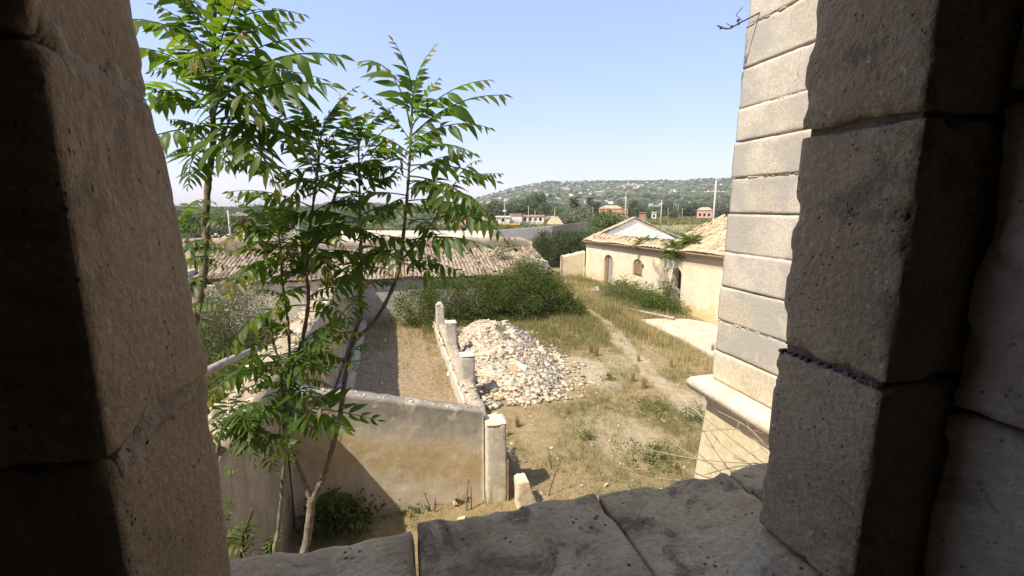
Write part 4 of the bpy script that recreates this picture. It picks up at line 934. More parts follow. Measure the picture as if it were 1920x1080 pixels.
# --- tree A, the tall one beside the left jamb
rA = random.Random(101)
base = at(362, 616, 2.95)
tA = thing('tree_of_heaven', (base.x - .1, base.y, 0), 'tallest leafy sapling close to the left jamb, crown cut by the frame top', 'tree', 'young trees of heaven below the window')
PA = stem_of(tA, [(base.x - .12, base.y - .03, -.1), (base.x - .13, base.y, 1.8), (base.x - .11, base.y, 3.6)] + px([(345, 665, 2.95), (363, 600, 2.95), (377, 545, 2.95), (385, 470, 2.95), (386, 405, 2.95), (391, 340, 2.95), (400, 260, 2.95), (398, 160, 2.95), (402, 60, 2.95), (404, -70, 2.95)]), .045, .010)
def A(a, b, k='arch', roll=0.0, d0=2.95, d1=2.8, root=None, r=rA): leaf_to(root or tA, at(a[0], a[1], d0), at(b[0], b[1], d1), k, r, roll)
A((415, 190), (632, 108), 'arch', .5, d1=2.7); A((400, 160), (572, 72), 'arch', .2, d1=2.9); A((405, 215), (612, 158), 'flat', .3, d1=2.6); A((400, 235), (562, 285), 'flat', .2, d1=2.6)
A((395, 250), (500, 352), 'arch', 0, d1=2.5); A((398, 300), (520, 330), 'flat', 0, d1=3.1); A((392, 320), (345, 350), 'flat', 0, d1=2.6); A((402, 120), (465, -10), 'up', 0, d1=2.6); A((402, 100), (430, -60), 'up', .3, d1=2.7)
A((400, 90), (330, -20), 'up', 0, d1=2.7); A((400, 130), (282, 10), 'arch', 0, d1=2.6); A((398, 180), (285, 100), 'arch', .1, d1=2.7); A((398, 215), (290, 165), 'flat', 0, d1=2.6); A((396, 250), (305, 225), 'flat', 0, d1=2.6); A((394, 280), (318, 290), 'flat', 0, d1=2.7)
A((402, 30), (385, -120), 'up'); A((402, 60), (520, -40), 'arch', d1=2.6); A((400, 70), (290, -60), 'arch', d1=2.7); A((400, 150), (470, 60), 'up', .3, d1=2.5); A((399, 170), (340, 70), 'up', .3, d1=2.5)
A((396, 235), (460, 215), 'arch', 0, d1=2.3); A((398, 200), (440, 150), 'arch', 0, d1=2.3); A((398, 185), (380, 120), 'arch', 0, d1=2.3); A((395, 265), (440, 310), 'flat', 0, d1=2.4); A((394, 290), (360, 330), 'flat', 0, d1=2.4)
whorl(tA, PA, .76, .995, 28, rA, .62, .55, -.35, 1.05, 1.0)
A((388, 395), (345, 405), 'small', d1=2.8); A((386, 400), (412, 425), 'small', d1=2.8)
for a, b in (((340, 410), (395, 380)), ((335, 430), (352, 395)), ((340, 470), (430, 470)), ((335, 480), (410, 455)), ((330, 500), (412, 500)), ((330, 540), (395, 545)), ((330, 560), (385, 520)), ((338, 600), (392, 610)), ((335, 450), (380, 430)), ((330, 590), (415, 575)), ((330, 420), (372, 430))): A(a, b, rA.choice(['arch', 'flat']), .2, d0=2.6, d1=2.5)
# --- tree B, the forked one
rB = random.Random(202)
bb = at(575, 1025, 3.6)
tB = thing('tree_of_heaven', (bb.x, bb.y, 0), 'forked leafy tree with two pale slanting stems before the ochre wall', 'tree', 'young trees of heaven below the window')
stem_of(tB, [(bb.x + .02, bb.y, -.1), (bb.x - .01, bb.y, 1.6)] + px([(570, 1080, 3.6), (576, 1010, 3.6), (582, 960, 3.6), (584, 930, 3.6)]), .034, .030)
PR = stem_of(tB, px([(580, 950, 3.6), (592, 925, 3.6), (608, 889, 3.6), (626, 827, 3.6), (637, 784, 3.6), (647, 710, 3.6), (657, 662, 3.6), (666, 638, 3.6), (699, 607, 3.65), (723, 568, 3.7), (743, 524, 3.7), (751, 490, 3.7), (759, 415, 3.7), (764, 360, 3.7), (768, 300, 3.7), (772, 215, 3.7)]), .028, .010, 'stem')
PM = stem_of(tB, px([(584, 945, 3.6), (575, 915, 3.58), (565, 890, 3.56), (550, 850, 3.55), (541, 825, 3.55), (536, 770, 3.5), (541, 720, 3.5), (554, 672, 3.5), (567, 636, 3.5), (577, 581, 3.5), (578, 540, 3.5), (572, 505, 3.5), (575, 470, 3.5), (582, 420, 3.5), (590, 360, 3.5), (597, 300, 3.5), (600, 262, 3.5)]), .024, .009, 'stem')
PC = stem_of(tB, px([(664, 640, 3.6), (668, 618, 3.55), (677, 592, 3.5), (676, 560, 3.5), (678, 520, 3.5), (677, 470, 3.5), (675, 420, 3.5), (674, 350, 3.5), (672, 262, 3.5)]), .018, .008, 'stem')
PD = stem_of(tB, px([(751, 490, 3.7), (785, 452, 3.6), (812, 412, 3.55), (832, 370, 3.5), (852, 345, 3.5)]), .012, .006, 'stem')
PE_ = stem_of(tB, px([(590, 420, 3.5), (620, 385, 3.45), (636, 345, 3.45), (640, 310, 3.4)]), .012, .007, 'stem')
def B(a, b, k='arch', roll=0.0, d0=3.65, d1=3.5): leaf_to(tB, at(a[0], a[1], d0), at(b[0], b[1], d1), k, rB, roll)
# right crown
B((771, 235), (732, 72), 'up', 0, 3.7, 3.6); B((772, 225), (812, 92), 'up', .3, 3.7, 3.6); B((770, 240), (690, 118), 'arch', 0, 3.7, 4.0); B((773, 235), (915, 150), 'arch', .3, 3.7, 3.6); B((772, 255), (945, 178), 'arch', .5, 3.7, 3.5); B((771, 270), (916, 242), 'flat', .4, 3.7, 3.6)
B((770, 285), (890, 288), 'flat', .1, 3.7, 3.4); B((769, 310), (932, 340), 'flat', 0, 3.7, 3.5); B((768, 330), (925, 410), 'flat', .2, 3.7, 3.5); B((812, 412), (945, 452), 'arch', .3, 3.55, 3.4); B((767, 340), (860, 440), 'arch', 0, 3.7, 3.3); B((770, 300), (830, 260), 'up', 0, 3.7, 3.3)
B((770, 290), (660, 255), 'arch', 0, 3.7, 3.9); B((852, 345), (935, 325), 'flat', 0, 3.5, 3.4); B((852, 345), (900, 300), 'arch', 0, 3.5, 3.7); B((840, 360), (905, 385), 'flat', 0, 3.5, 3.3); B((768, 320), (680, 330), 'flat', 0, 3.7, 3.3); B((764, 370), (700, 420), 'flat', 0, 3.7, 3.5); B((762, 390), (850, 395), 'flat', 0, 3.7, 3.9)
B((760, 410), (830, 470), 'arch', 0, 3.7, 3.5); B((755, 455), (905, 460), 'flat', .2, 3.7, 3.3); B((750, 495), (850, 540), 'arch', 0, 3.7, 3.4); B((751, 490), (868, 515), 'flat', .2, 3.7, 3.6); B((757, 440), (690, 480), 'flat', 0, 3.7, 3.6); B((753, 470), (655, 520), 'arch', 0, 3.7, 3.5)
whorl(tB, PR, .84, .99, 12, rB, .62, .5, -.2, 1.0, .4)
# centre crown
B((672, 280), (705, 205), 'up', 0, 3.5, 3.3); B((672, 275), (650, 215), 'up', 0, 3.5, 3.5); B((673, 300), (775, 290), 'arch', 0, 3.5, 3.3)
whorl(tB, PC, .55, .99, 24, rB, .66, .42, -.3, .9, 2.0); whorl(tB, PC, .35, .6, 6, rB, .4, .4, -.4, .1, 2.0)
# middle stem crown
B((600, 270), (560, 195), 'arch', 0, 3.5, 3.3); B((600, 265), (640, 190), 'arch', 0, 3.5, 3.4); B((598, 290), (452, 232), 'arch', .2, 3.5, 3.4); B((597, 300), (525, 215), 'arch', 0, 3.5, 3.3); B((595, 320), (505, 340), 'arch', .4, 3.5, 3.1); B((592, 340), (530, 378), 'flat', 0, 3.5, 3.2)
whorl(tB, PM, .70, .99, 27, rB, .72, .48, -.35, .95, 3.0); whorl(tB, PM, .55, .70, 9, rB, .55, .5, -.5, .1, 1.0); whorl(tB, PE_, .4, 1, 6, rB, .5, .42, -.2, .8, 1.3)
whorl(tB, PM, .36, .50, 10, rB, .36, .40, -.5, .0, 4.0)
B((541, 722), (450, 735), 'arch', .2, 3.5, 3.2); B((536, 765), (548, 868), 'small', 1.4, 3.5, 3.1); B((538, 760), (700, 792), 'flat', 1.0, 3.5, 3.3); B((537, 770), (648, 805), 'flat', .2, 3.5, 3.0); B((540, 735), (610, 770), 'small', 0, 3.5, 3.0); B((538, 755), (500, 800), 'small', 0, 3.5, 3.1); B((537, 745), (600, 735), 'small', .5, 3.5, 3.3)
B((545, 695), (620, 650), 'arch', 0, 3.5, 3.2); B((548, 690), (662, 628), 'arch', .2, 3.5, 3.3); B((552, 680), (600, 700), 'small', 0, 3.5, 3.0); B((566, 640), (480, 600), 'arch', 0, 3.5, 3.3); B((655, 665), (700, 650), 'small', 0, 3.6, 3.4); B((654, 672), (590, 690), 'small', 0, 3.6, 3.4); B((650, 690), (676, 690), 'small', 0, 3.6, 3.3)
# --- tree C: thin stem left of the fork
rC = random.Random(303); cb = at(518, 1035, 3.35)
tC = thing('tree_of_heaven', (cb.x, cb.y, 0), 'slim dark straight stem just left of the forked tree, leafy at mid height', 'tree', 'young trees of heaven below the window')
PS = stem_of(tC, [(cb.x, cb.y, -.1), (cb.x, cb.y, 1.8)] + px([(517, 1070, 3.35), (521, 1000, 3.35), (528, 930, 3.35), (532, 870, 3.35), (533, 810, 3.35), (535, 750, 3.4), (540, 700, 3.4), (543, 665, 3.4), (540, 607, 3.4), (533, 555, 3.4), (529, 520, 3.4), (526, 470, 3.4), (521, 432, 3.4)]), .017, .008)
def Cc(a, b, k='arch', roll=0.0, d0=3.4, d1=3.2): leaf_to(tC, at(a[0], a[1], d0), at(b[0], b[1], d1), k, rC, roll)
Pq = stem_of(tC, px([(530, 742, 3.38), (528, 710, 3.36), (524, 678, 3.35), (514, 648, 3.35), (508, 615, 3.35)]), .013, .008, 'stem')
whorl(tC, PS, .90, .995, 12, rC, .42, .34, -.1, .9, .6); Cc((522, 445), (448, 425), 'arch', .3, 3.4, 3.4); Cc((536, 511), (448, 500), 'flat', .3, 3.4, 3.3); Cc((530, 520), (600, 500), 'flat', 0); Cc((533, 555), (480, 545), 'arch', 0)
Cc((524, 678), (392, 758), 'arch', 0, 3.35, 2.9); Cc((515, 650), (412, 665), 'arch', 0, 3.35, 3.0); Cc((518, 670), (440, 700), 'flat', 0, 3.35, 2.9); Cc((524, 690), (470, 735), 'flat', 0, 3.35, 3.0); Cc((526, 690), (590, 660), 'flat', 0, 3.35, 3.1); Cc((510, 640), (540, 600), 'small', 0, 3.35, 3.3); Cc((510, 625), (490, 590), 'small', 0, 3.35, 3.2); Cc((528, 700), (620, 690), 'flat', .2, 3.35, 3.0)
# --- tree D: thin stem beside the jamb
rD = random.Random(404); db = at(412, 1055, 3.0)
tD = thing('tree_of_heaven', (db.x, db.y, 0), 'thinnest leafy stem tight against the lower left jamb with a broad low leaf whorl', 'tree', 'young trees of heaven below the window')
PD2 = stem_of(tD, [(db.x, db.y, -.1), (db.x, db.y, 1.8)] + px([(413, 1090, 3.0), (411, 1010, 3.0), (409, 940, 3.0), (405, 890, 3.0), (407, 850, 3.0), (415, 810, 3.0), (430, 783, 3.0)]), .018, .008)
def D(a, b, k='arch', roll=0.0, d0=3.0, d1=2.8): leaf_to(tD, at(a[0], a[1], d0), at(b[0], b[1], d1), k, rD, roll)
D((430, 783), (388, 800), 'flat', 0, 3, 2.7); D((430, 783), (420, 745), 'small', .2, 3, 3.2); D((430, 783), (490, 775), 'flat', 0, 3, 2.8); D((430, 783), (395, 770), 'flat', 0, 3, 3.1); D((430, 785), (465, 815), 'arch', 0, 3, 2.7); D((428, 788), (400, 830), 'flat', 0, 3, 2.7); D((432, 785), (500, 845), 'arch', .3, 3, 2.8); D((430, 785), (470, 750), 'arch', 0, 3, 3.2); D((430, 783), (450, 800), 'flat', 0, 3, 2.6)
D((470, 812), (545, 855), 'flat', .3, 3, 2.8); D((480, 830), (430, 862), 'arch', 0, 3, 2.8); D((495, 850), (520, 885), 'small', .2, 3, 2.9); D((408, 885), (440, 882), 'small', 0, 3, 2.9); D((410, 950), (440, 952), 'small', 0, 3, 2.8); D((411, 1010), (440, 990), 'small', .3, 3, 2.9); D((412, 960), (395, 990), 'small', 0, 3, 2.8); D((412, 1020), (448, 1030), 'small', 0, 3, 2.8); D((412, 1000), (436, 960), 'small', 0, 3, 3.0); D((412, 1035), (425, 1005), 'small', 0, 3, 2.8)

for a, b in (((430, 783), (380, 760)), ((430, 783), (510, 800)), ((430, 785), (385, 850)), ((428, 800), (470, 870)), ((470, 812), (420, 850)), ((430, 783), (455, 735)), ((420, 800), (520, 830)), ((430, 783), (500, 755))): D(a, b, rD.choice(['arch', 'flat']), rD.uniform(-.2, .4), 3, rD.uniform(2.6, 3.1))
for a, b in (((536, 770), (600, 820)), ((538, 750), (470, 790)), ((541, 722), (480, 690)), ((560, 655), (640, 600)), ((577, 560), (650, 545)), ((572, 500), (500, 470))): B(a, b, rB.choice(['arch', 'flat']), rB.uniform(-.2, .4), 3.5, rB.uniform(3.1, 3.6))
# ------------------------------------------------------------------ weeds at the foot of the wall, seedling, dead stalks
def spiky(root, p0, h, seed):
    r = random.Random(seed); top = Vector(p0) + Vector((r.uniform(.1, .3), r.uniform(-.1, .1), h)); P = spline([p0, Vector(p0).lerp(top, .5) + Vector((-.03, 0, 0)), top], 6); V, F = tube(P, [.012] * len(P), 5); parts = [(V, F)]
    for k in range(56):
        f = .15 + .85 * k / 90; i = min(int(f * (len(P) - 1)), len(P) - 2); p = P[i].lerp(P[i + 1], f * (len(P) - 1) - i); a = k * 2.4; L = h * .34 * (1.1 - .5 * f); d = Vector((math.cos(a), math.sin(a), .55)); e = p + d * L * .6; t = p + Vector((math.cos(a), math.sin(a), .25)) * L
        s = Vector((-math.sin(a), math.cos(a), 0)) * .009; parts.append((np.array([tuple(v) for v in (p - s, p + s, e + s * .8, e - s * .8, t)]), [(0, 1, 2, 3), (3, 2, 4)]))
    V, F = join(parts); mk('leafy_stem', V, F, 'bramble_leaf', root, attrs={'rnd': ('FACE', np.random.default_rng(seed).random(len(F)))})
q = onz(480, 1035, .0); sp = at(452, 1056, 4.2); seed_ = thing('spiky_weed', tuple(sp), 'dark spiky upright weed between the thin stems low behind the sill', 'weed')
spiky(seed_, sp, .52, 3); spiky(seed_, sp + Vector((.22, .05, -.05)), .34, 4)
V, F = tube([sp + Vector((0, 0, -2.6)), sp + Vector((-.02, 0, -1.2)), sp + Vector((0, 0, .02))], .014, 5); mk('stalk', V, F, 'dry_stem', seed_)
def weed_clump(name, p, h, rad, n, label, cat, seed, mat='weed_leaf', leaf=.07, stems=True):
    t = thing(name, (p[0], p[1], gzs(p[0], p[1])), label, cat); z = gzs(p[0], p[1])
    V, F, rn = crown_mesh([((p[0], p[1], z + h * .5), (rad, rad, h * .5)), ((p[0] + rad * .4, p[1], z + h * .35), (rad * .8, rad * .7, h * .35))], n, 14, leaf, seed, .35, .45, .2)
    mk('foliage', V, F, mat, t, attrs={'rnd': ('FACE', rn)})
    if stems:
        r = random.Random(seed); parts = [tube([(p[0] + r.uniform(-.2, .2) * rad, p[1] + r.uniform(-.2, .2) * rad, z - .03), (p[0] + r.uniform(-.8, .8) * rad, p[1] + r.uniform(-.8, .8) * rad, z + h * r.uniform(.6, .95))], .008, 4) for _ in range(7)]
        V, F = join(parts); mk('stems', V, F, 'dry_stem', t)
    return t
rW = random.Random(55)
w1 = thing('leafy_weed', tuple(onz(650, 985)), 'dark green leafy weed bank in the shade at the foot of the forked tree', 'weed')
for k in range(26):
    c = onz(rW.uniform(596, 690), rW.uniform(955, 1000)); leaf_dir(w1, c + Vector((0, 0, rW.uniform(.1, .8))), rW.uniform(0, 6.28), rW.uniform(-.1, .6), rW.uniform(.35, .7), 'small', rW)
c = onz(640, 985); V, F, rn = crown_mesh([((c.x, c.y, .3), (.7, .5, .35))], 90, 12, .11, 5, .4, .45, .2); mk('foliage', V, F, 'bramble_leaf', w1, attrs={'rnd': ('FACE', rn)})
for i, (a, b, h, rad, n, lab) in enumerate(((770, 950, .20, .38, 60, 'low bright green clover patch where the wall shadow meets the ochre wall'), (722, 948, .22, .3, 40, 'small dark green weed in the shadow at the ochre wall foot'), (868, 938, .2, .16, 24, 'small green sprig under the ochre wall by the stone lump'), (1140, 712, .20, .28, 24, 'grey-green round weed beside the bare patch near the path'), (1218, 770, .30, .75, 60, 'wide green weed bed between the bare soil and the lower path'), (1215, 865, .26, .85, 70, 'dark grey-green weed bed just beyond the sill at the wing'), (1098, 826, .30, .2, 18, 'lone upright green weed in the middle of the dry yard'), (958, 652, .15, .18, 20, 'green sprig growing on the rubble heap'), (1300, 790, .55, .35, 46, 'thin pale weed standing before the wing'))):
    p = onz(a, b); hz = 0
    if i == 7: p = Vector((4.0, 17.2, 0)); t = thing('weed', (p.x, p.y, 1.0), lab, 'weed'); V, F, rn = crown_mesh([((p.x, p.y, 1.22), (.22, .25, .14))], 22, 12, .06, 9, .4); mk('foliage', V, F, 'weed_leaf', t, attrs={'rnd': ('FACE', rn)}); continue
    weed_clump('weed', p, h, rad, n, lab, 'weed', 60 + i, 'bramble_leaf' if i in (1, 5) else 'weed_leaf', .06)
def stalk(pts, label, side, mat='dead_dark', r0=.014, seed=0, name='dead_stalk'):
    t = thing(name, tuple(pts[0]), label, 'stalk', 'dead stalks by the sill'); r = random.Random(seed); P = spline(pts, 5); parts = [tube(P, list(np.linspace(r0, r0 * .35, len(P))), 5)]
    for k in range(side):
        i = r.randrange(len(P) // 3, len(P) - 1); d = Vector((r.uniform(-1, 1), r.uniform(-.5, .5), r.uniform(.2, 1))) * (P[-1] - P[0]).length * .22; parts.append(tube([P[i], P[i] + d * .5 + Vector((0, 0, .01)), P[i] + d], [r0 * .45, r0 * .3, r0 * .2], 4))
    V, F = join(parts); mk('stem', V, F, mat, t); return t
for i, (a, b, h, ln_, lab) in enumerate(((875, 958, .72, .05, 'tall dark dead stalk before the ochre wall, the higher of a close pair'), (884, 956, .55, .0, 'shorter dark dead stalk of the close pair before the ochre wall'), (808, 958, .45, -.12, 'leaning dead stalk left along the ochre wall foot'), (815, 960, .36, .03, 'short dead stalk with a tuft on top along the ochre wall foot'), (845, 940, .4, -.04, 'thin dead stalk against the ochre wall middle'), (920, 945, .52, .02, 'greenish dead stalk before the nearest post'), (1028, 930, .9, .32, 'long leaning dead twig in the post shadow'), (1034, 880, .6, -.1, 'upright dead twig on the dry soil beyond the stump'), (1152, 905, .85, -.06, 'forked grey dead twig in the dry yard just past the sill'))):
    p = onz(a, b); p.z = -.02; stalk([p, p + Vector((ln_ * .4, 0, h * .5)), p + Vector((ln_, 0, h))], lab, 3 + (i in (6, 8)) * 3, 'dead_dark' if i not in (5, 8) else 'dry_stem', .013, 70 + i)
# dry bramble canes in front of the wing
cn = thing('dry_canes', tuple(at(1400, 900, 6.0)), 'tangle of pale dry canes arching in front of the plastered plinth', 'canes'); r = random.Random(81); parts = []
for k, (a, b, c) in enumerate((((1440, 875, 4.0), (1330, 790, 4.3), (1235, 715, 5.0)), ((1440, 850, 4.0), (1380, 805, 4.3), (1285, 815, 4.9)), ((1440, 870, 4.1), (1300, 860, 4.4), (1180, 835, 5.2)), ((1435, 885, 4.2), (1350, 830, 4.6), (1290, 740, 5.0)), ((1420, 890, 4.4), (1290, 850, 5.2), (1190, 760, 6.0)), ((1440, 840, 4.0), (1400, 800, 4.1), (1345, 770, 4.4)), ((1400, 890, 4.6), (1260, 900, 5.4), (1130, 870, 6.4)))):
    P = spline([at(*a), at(*b), at(*c)], 8); parts.append(tube(P, list(np.linspace(.007, .003, len(P))), 4))
    for j in range(7):
        i = r.randrange(2, len(P)); d = Vector((r.uniform(-1, 1), r.uniform(-1, 1), r.uniform(-.5, .8))) * r.uniform(.06, .22); parts.append(tube([P[i], P[i] + d], [.003, .0015], 3))
V, F = join(parts); mk('canes', V, F, 'dry_stem', cn)
DT = 3.47 / ray(1428, 22)[0]
tw = thing('dead_twig', tuple(at(1408, 28, DT)), 'dead budded twig sticking out of the wing against the sky', 'twig')
parts = [tube(spline([at(1428, 22, DT), at(1385, 44, DT), at(1365, 54, DT), at(1345, 48, DT)], 4), .007, 5), tube([at(1392, 40, DT), at(1380, 28, DT), at(1392, 14, DT)], .004, 4), tube([at(1372, 50, DT), at(1362, 44, DT)], .004, 4)]
for a, b in ((1385, 44), (1372, 50), (1352, 52), (1384, 38)): V, F = scatter_blobs(np.array([tuple(at(a, b, DT))]), np.full((1, 3), .016), 3)[:2]; parts.append((V, [tuple(f) for f in F]))
V, F = join(parts); mk('twig', V, F, 'dead_dark', tw)

# ------------------------------------------------------------------ shrubs and trees of the yard
def bush(name, cat, label, loc, blobs, ncl, per, leaf, mat, seed, trunk=None, spread=.25, asp=.5, shell=.5, group=None, limbs=8, droop=0):
    t = thing(name, loc, label, cat, group); V, F, rn = crown_mesh(blobs, ncl, per, leaf, seed, spread, asp, shell, droop); mk('crown', V, F, mat, t, attrs={'rnd': ('FACE', rn)})
    r = random.Random(seed); h, r0 = trunk or (.3, .04); parts = []
    L = Vector(loc); mid = L + Vector((r.uniform(-.1, .1), r.uniform(-.1, .1), h)); parts.append(tube([L - Vector((0, 0, .2)), L.lerp(mid, .5), mid], [r0 * 1.2, r0, r0 * .9], 7))
    for k in range(limbs):
        c, rd = blobs[k % len(blobs)]; e = Vector(c) + Vector((r.uniform(-.6, .6) * rd[0], r.uniform(-.6, .6) * rd[1], r.uniform(-.2, .6) * rd[2])); parts.append(tube([mid, mid.lerp(e, .5) + Vector((r.uniform(-.1, .1), r.uniform(-.1, .1), .08)) * h, e], [r0 * .7, r0 * .4, r0 * .12], 5))
    V, F = join(parts); mk('trunk', V, F, 'bark_far', t, True); return t
c = at(432, 590, 14.5); bush('olive_tree', 'tree', 'silvery grey-green olive bush behind the left jamb beside the long wall', (c.x, c.y, 0), [((c.x, c.y, 2.0), (1.35, 1.5, 1.75)), ((c.x - 1.0, c.y + .3, 1.6), (1.3, 1.3, 1.6)), ((c.x + .9, c.y - .2, 1.3), (.9, 1.2, 1.2)), ((c.x - .2, c.y - .9, 1.0), (1.4, 1.2, 1.2))], 1000, 62, .07, 'olive_leaf', 301, (.6, .12), .18, .3, .4)
c = at(395, 665, 11.0); bush('shrub', 'shrub', 'darker low shrub under the fallen beam at the left jamb', (c.x, c.y, 0), [((c.x, c.y, 1.1), (1.2, 1.3, 1.3)), ((c.x + .9, c.y - 1.8, 1.6), (.8, 1.0, 1.2)), ((c.x - .3, c.y - 2.5, 1.4), (1.0, 1.2, 1.3))], 260, 40, .08, 'bramble_leaf', 302, (.4, .06), .32, .5, .3)
c = Vector((17.2, 44.5, 0)); bush('olive_tree', 'tree', 'big rounded grey-green olive behind the right end of the tiled shed', tuple(c), [((c.x, c.y, 1.7), (2.5, 2.2, 1.7)), ((c.x - 1.9, c.y - .6, 1.4), (1.6, 1.6, 1.4)), ((c.x + 1.9, c.y, 1.4), (1.6, 1.6, 1.4)), ((c.x + .4, c.y, 2.7), (1.5, 1.4, .9))], 460, 60, .17, 'olive_leaf', 303, (.8, .25), .19, .32, .6)
c = Vector((12.2, 36.5, 0)); bush('young_olive', 'tree', 'small dark olive sapling at the right corner of the tiled shed', tuple(c), [((c.x, c.y, 3.1), (.75, .8, 1.0)), ((c.x + .3, c.y, 2.0), (.7, .7, .8))], 120, 30, .14, 'olive_leaf', 304, (1.4, .07), .3, .35, .3)
blobs = [((1.0, 23.4, .95), (1.2, .9, 1.15)), ((2.5, 23.3, 1.3), (1.3, 1.0, 1.3)), ((4.2, 23.5, 1.3), (1.5, 1.1, 1.2)), ((5.8, 23.6, 1.35), (1.6, 1.3, 1.2)), ((7.3, 24.0, 1.6), (1.4, 1.5, 1.6)), ((8.5, 23.9, 1.0), (1.2, 1.6, 1.1)), ((9.3, 23.2, .5), (1.0, 1.3, .6)), ((3.4, 22.6, .5), (1.2, .7, .6)), ((6.4, 22.7, .7), (1.7, .9, .8)), ((2.0, 22.4, .5), (.7, .9, .6))]
bush('bramble_thicket', 'thicket', 'sprawling dark green bramble thicket hiding the front of the tiled shed', (4.6, 23.8, 0), blobs, 1380, 60, .08, 'bramble_leaf', 305, (.4, .05), .19, .5, .62, limbs=22)
sg = thing('sapling_clump', (8.1, 24.2, 0), 'brighter leafy sapling clump rising over the right corner of the tiled shed', 'sapling'); r = random.Random(90)
for k in range(9):
    b0 = Vector((8.0 + r.uniform(-1.3, 1.0), 24.2 + r.uniform(-.9, .6), 0)); P = stem_of(sg, [b0, b0 + Vector((r.uniform(-.2, .2), 0, 1.2)), b0 + Vector((r.uniform(-.35, .35), r.uniform(-.2, .2), r.uniform(2.0, 2.9)))], .02, .008, 'stem', 'bark', 3, 5); whorl(sg, P, .5, 1, 12, r, .75, .55, -.3, .7, k)
r = random.Random(93)
for k, (X, Y, Z, lab) in enumerate(((6.0, 26.6, 2.95, 'leafy sapling sprouting through the middle right of the shed roof tiles'), (7.2, 28.4, 3.35, 'small sapling at the right ridge of the shed roof'))):
    s = thing('roof_sapling', (X, Y, Z - .1), lab, 'sapling')
    for j in range(3):
        b0 = Vector((X + r.uniform(-.5, .5), Y, Z - .1)); P = stem_of(s, [b0, b0 + Vector((.05, 0, .3)), b0 + Vector((r.uniform(-.2, .2), 0, .7))], .014, .006, 'stem', 'bark', 3, 5); whorl(s, P, .4, 1, 9, r, .55, .4, -.2, .6, j)
r = random.Random(95)
for k, (p, hgt, n, lab) in enumerate(((onx(1214, 462, 16.4), .55, 3, 'leafy sapling rooted in the farmhouse eave beneath the white gable'), (onx(1268, 478, 16.2), .7, 6, 'spreading sapling overhanging the farmhouse eave above the dark doorway'), (onx(1300, 455, 16.6), .4, 3, 'small sapling on the intact roof edge of the farmhouse'))):
    s = thing('roof_sapling', tuple(p), lab, 'sapling')
    for j in range(n):
        b0 = p + Vector((r.uniform(-.1, .2), r.uniform(-.5, .5) * (1 + (k == 1)), -.25)); P = stem_of(s, [b0, b0 + Vector((-.05, 0, hgt * .5)), b0 + Vector((r.uniform(-.3, .1), r.uniform(-.2, .2), hgt))], .02, .008, 'stem', 'bark', 3, 5); whorl(s, P, .35, 1, 11, r, 1.05, .8, -.25, .7, j)
# dried creeper on the farmhouse wall, with its stem
cr = thing('dried_creeper', (15.9, 23.6, 0), 'dead grey creeper fanned over the farmhouse wall beside the dark doorway', 'creeper'); parts = []; r = random.Random(97)
for k in range(30):
    y0 = 23.75 + r.uniform(-.25, .25); y1 = y0 + r.gauss(.4, .9); z1 = r.uniform(1.5, 3.1); parts.append(tube(spline([(15.93, y0, -.1), (15.90, y0 + r.uniform(-.1, .1), .8), (15.93, (y0 + y1) / 2 - .1, z1 * .7), (15.95, y1, z1)], 4), [.04 - .002 * i for i in range(13)], 4))
    for j in range(4): zz = r.uniform(.5, 1) * z1; yy = y0 + (y1 - y0) * zz / z1; parts.append(tube([(15.94, yy, zz), (15.95, yy + r.uniform(-.4, .4), zz - r.uniform(-.2, .5))], [.012, .005], 3))
V, F = join(parts); mk('stems', V, F, 'vine_stem', cr)
for k in range(9): leaf_dir(cr, (15.8, 23.3 + r.uniform(-.5, .4), r.uniform(1.0, 1.7)), r.uniform(2, 4.3), r.uniform(-.3, .5), r.uniform(.5, .8), 'flat', r)
c = Vector((14.6, 26.0, 0)); bush('weed_bank', 'shrub', 'mixed green and straw weed bank along the farmhouse under the shuttered window', (c.x, c.y, 0), [((14.7, 27.6, .45), (.8, 1.2, .65)), ((14.6, 26.0, .55), (.9, 1.3, .8)), ((14.5, 24.6, .55), (.9, 1.2, .8)), ((14.0, 26.2, .3), (.9, 1.9, .45))], 360, 36, .10, 'weed_leaf', 306, (.3, .04), .32, .35, .25)
c = Vector((14.7, 22.9, 0)); bush('green_shrub', 'shrub', 'dense dark green shrub at the dark doorway by the slab beam', (c.x, c.y, 0), [((14.8, 22.8, .55), (.9, .9, .75)), ((14.6, 23.6, .45), (.8, .8, .6)), ((15.3, 21.8, .35), (.6, .9, .5))], 260, 36, .085, 'bramble_leaf', 307, (.3, .04), .32, .45, .3)
r = random.Random(98)
sg = thing('wall_sapling', (15.0, 25.3, 0), 'young leafy saplings poking up in the weed bank left of the creeper', 'sapling')
for k in range(7):
    b0 = Vector((15.0 + r.uniform(-.3, .3), 24.0 + k * .62, 0)); P = stem_of(sg, [b0, b0 + Vector((0, 0, .7)), b0 + Vector((r.uniform(-.2, .2), 0, r.uniform(1.0, 1.5)))], .014, .006, 'stem', 'bark', 3, 5); whorl(sg, P, .45, 1, 9, r, .5, .4, -.2, .7, k)

